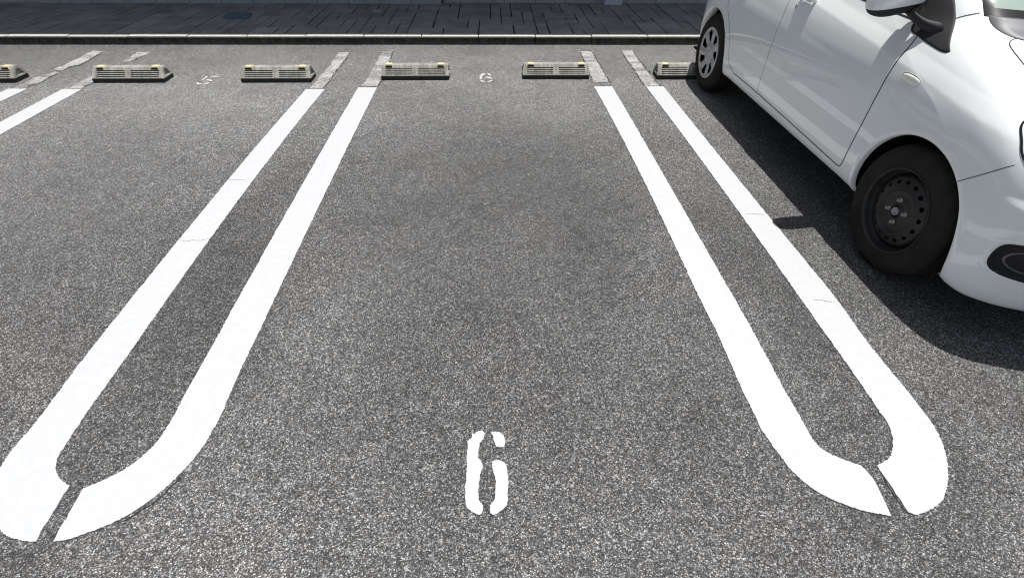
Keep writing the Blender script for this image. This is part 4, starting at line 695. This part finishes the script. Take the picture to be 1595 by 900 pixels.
def rear_wheel(mir):
    r = wheel_root(YR, mir)
    prof = [(.184,-.010),(.1915,.004),(.1925,.0065),(.190,.009),(.186,.008)]+[(.182-.004*k, .006-.0004*k) for k in range(26)]+[(.076,.003),(.060,.006),(.045,.0085),(.030,.0085),(.028,.0065),(.026,.0085),(0,.009)]
    nsp = 7
    def hole(u, rr):
        t = ((u*nsp+.15) % 1)-.5; hw = .185+.085*(rr-.09)/.08; sk = .07*(rr-.13)/.05; return .090 < rr < .170 and abs(t-sk) < hw*min(1, (.170-rr)/.012)
    vs, fs = lathe(prof, 420, hole); vs2 = []
    for i, (x, y, z) in enumerate(vs):
        rr = math.hypot(y, z); u = math.atan2(z, y)/(2*math.pi); t = ((u*nsp+.15) % 1)-.5
        ridge = math.exp(-((abs(t)-.5)/.13)**2)*max(0, math.sin(min(1, max(0, (rr-.06)/.12))*math.pi)); vs2.append((x-.010*ridge, y, z))
    mesh('wheel_cover', vs2, fs, M['hubcap'], r, True)
    bm = bmesh.new(); bmesh.ops.create_circle(bm, cap_ends=True, segments=64, radius=.184, matrix=Matrix.Translation((.024,0,0)) @ Matrix.Rotation(math.pi/2, 4, 'Y')); bmobj('brake_drum', bm, M['liner'], r)
for mir in (False, True): front_wheel(mir); rear_wheel(mir)

# mirrors
def ell(bm, c0, rad, e=2.6, seg=40, rings=24, rot=None):
    sg = lambda v_, p: math.copysign(abs(v_)**p, v_); vs = []
    for i in range(rings+1):
        ph = -math.pi/2+math.pi*i/rings
        for j in range(seg):
            th = 2*math.pi*j/seg; q = Vector((rad[0]*sg(math.cos(ph), 2/e)*sg(math.cos(th), 2/e), rad[1]*sg(math.cos(ph), 2/e)*sg(math.sin(th), 2/e), rad[2]*sg(math.sin(ph), 2/e)))
            if rot: q = rot @ q
            vs.append(bm.verts.new(q+Vector(c0)))
    for i in range(rings):
        for j in range(seg): bm.faces.new((vs[i*seg+j], vs[i*seg+(j+1) % seg], vs[(i+1)*seg+(j+1) % seg], vs[(i+1)*seg+j]))
def cut_z(bm, keep_above, z, sl=0, x0=0):
    n_ = Vector((-sl, 0, 1)).normalized(); bmesh.ops.bisect_plane(bm, geom=bm.verts[:]+bm.edges[:]+bm.faces[:], plane_co=(x0, 0, z), plane_no=n_, clear_inner=keep_above, clear_outer=not keep_above)
for mir in (False, True):
    r = empty('side_mirror'); r.parent = car; r.matrix_parent_inverse = PI_
    k = -1 if mir else 1; mx = (2*XC-MIR[0]) if mir else MIR[0]; rot = Matrix.Rotation(math.radians(8*k), 3, 'Z') @ Matrix.Rotation(math.radians(-9*k), 3, 'Y')
    bm = bmesh.new(); ell(bm, (mx, MIR[1], MIR[2]), MIR[3], 2.9, rot=rot); cut_z(bm, True, MIR[2]-MIR[3][2]+.038, k*.13, mx); bmobj('mirror_housing', bm, M['car'], r, True)
    bm = bmesh.new(); ell(bm, (mx, MIR[1], MIR[2]), (MIR[3][0]-.002, MIR[3][1]-.002, MIR[3][2]+.001), 2.9, rot=rot); cut_z(bm, False, MIR[2]-MIR[3][2]+.0382, k*.13, mx); bmobj('mirror_base', bm, M['plastic'], r, True)
    bm = bmesh.new(); ell(bm, (mx, MIR[1]+MIR[3][1]*.82, MIR[2]+.004), (MIR[3][0]*.86, .018, MIR[3][2]*.80), 4, rot=rot); bmobj('mirror_glass', bm, M['chrome'], r, True)
    # arm running from the housing down to the sail panel
    a = np.array([MIR[0]+.06, MIR[1]-.012, MIR[2]-MIR[3][2]+.022]); b, nb = side_pt(2.25, .955, .0); bm = bmesh.new(); rings = []
    for i in range(9):
        u = i/8; p = a+(b-a)*u; p[2] += -.012*math.sin(u*math.pi); ry, rz = .024+.020*u, .014+.010*u; rg = []
        for j in range(14):
            t = 2*math.pi*j/14; q = (p[0], p[1]+ry*math.cos(t), p[2]+rz*math.sin(t)); rg.append(bm.verts.new(((2*XC-q[0]) if mir else q[0], q[1], q[2])))
        rings.append(rg)
    for i in range(8):
        for j in range(14): bm.faces.new((rings[i][j], rings[i][(j+1) % 14], rings[i+1][(j+1) % 14], rings[i+1][j]))
    bmobj('mirror_arm', bm, M['plastic'], r, True)
# door handles, lock, indicator
for mir in (False, True):
    for (y0, zz) in ((3.195, .893), (4.02, .912)):
        p, n_ = side_pt(y0, zz, .020, mir); bm = bmesh.new(); ell(bm, tuple(p), (.012, .082, .0125), 3.0); h_ = cp(bmobj('door_handle', bm, M['chrome'] if False else M['car'], None, True))
        for dy in (-.07, .07):
            q, _ = side_pt(y0+dy, zz, .008, mir); bm = bmesh.new(); ell(bm, tuple(q), (.016, .014, .010), 2.4, 20, 12); cp(bmobj('handle_mount', bm, M['car'], None, True), h_)
        q, n_ = side_pt(y0, zz-.004, -.002, mir); bm = bmesh.new(); ell(bm, tuple(q), (.004, .055, .026), 2.2, 32, 12); cp(bmobj('handle_recess', bm, M['plastic'], None, True), h_)
p, n_ = side_pt(3.272, .836, .001); bm = bmesh.new(); ell(bm, tuple(p), (.004, .0095, .0135), 2, 24, 12); lk = cp(bmobj('key_lock', bm, M['chrome'], None, True))
bm = bmesh.new(); ell(bm, (p[0]-.0035, p[1], p[2]), (.0015, .0025, .009), 2, 12, 8); cp(bmobj('key_slot', bm, M['gap'], None, True), lk)
for mir in (False, True):
    p, n_ = side_pt(2.147, .779, .001, mir); bm = bmesh.new(); ell(bm, tuple(p), (.006, .057, .0165), 2.3, 40, 16); tl = cp(bmobj('turn_signal', bm, M['lens'], None, True))
    p, n_ = side_pt(2.147, .779, .0002, mir); bm = bmesh.new(); ell(bm, tuple(p), (.002, .061, .0205), 2.3, 40, 10); cp(bmobj('signal_bezel', bm, M['chrome'], None, True), tl)
# fog lamp ring, wiper spindle
p, n_ = front_pt(1.925, .388, -.016); Rg = []; bm = bmesh.new(); nn_ = Vector(n_); tx = Vector((1, 0, 0)); tx = (tx-nn_*tx.dot(nn_)).normalized(); tz = nn_.cross(tx)
for i in range(48):
    t = 2*math.pi*i/48; cdir = tx*math.cos(t)*.085+tz*math.sin(t)*.044; rr = []
    for j in range(8):
        a = 2*math.pi*j/8; rr.append(bm.verts.new(Vector(p)+cdir*(1+.05*math.cos(a))+nn_*.006*math.sin(a)))
    Rg.append(rr)
for i in range(48):
    for j in range(8): bm.faces.new((Rg[i][j], Rg[i][(j+1) % 8], Rg[(i+1) % 48][(j+1) % 8], Rg[(i+1) % 48][j]))
cp(bmobj('fog_lamp_ring', bm, M['ring'], None, True))
bm = bmesh.new(); ell(bm, (2.10, 2.02, .995), (.022, .022, .012), 2, 20, 10); cp(bmobj('wiper_spindle', bm, M['gloss'], None, True))
bpy.context.view_layer.update()
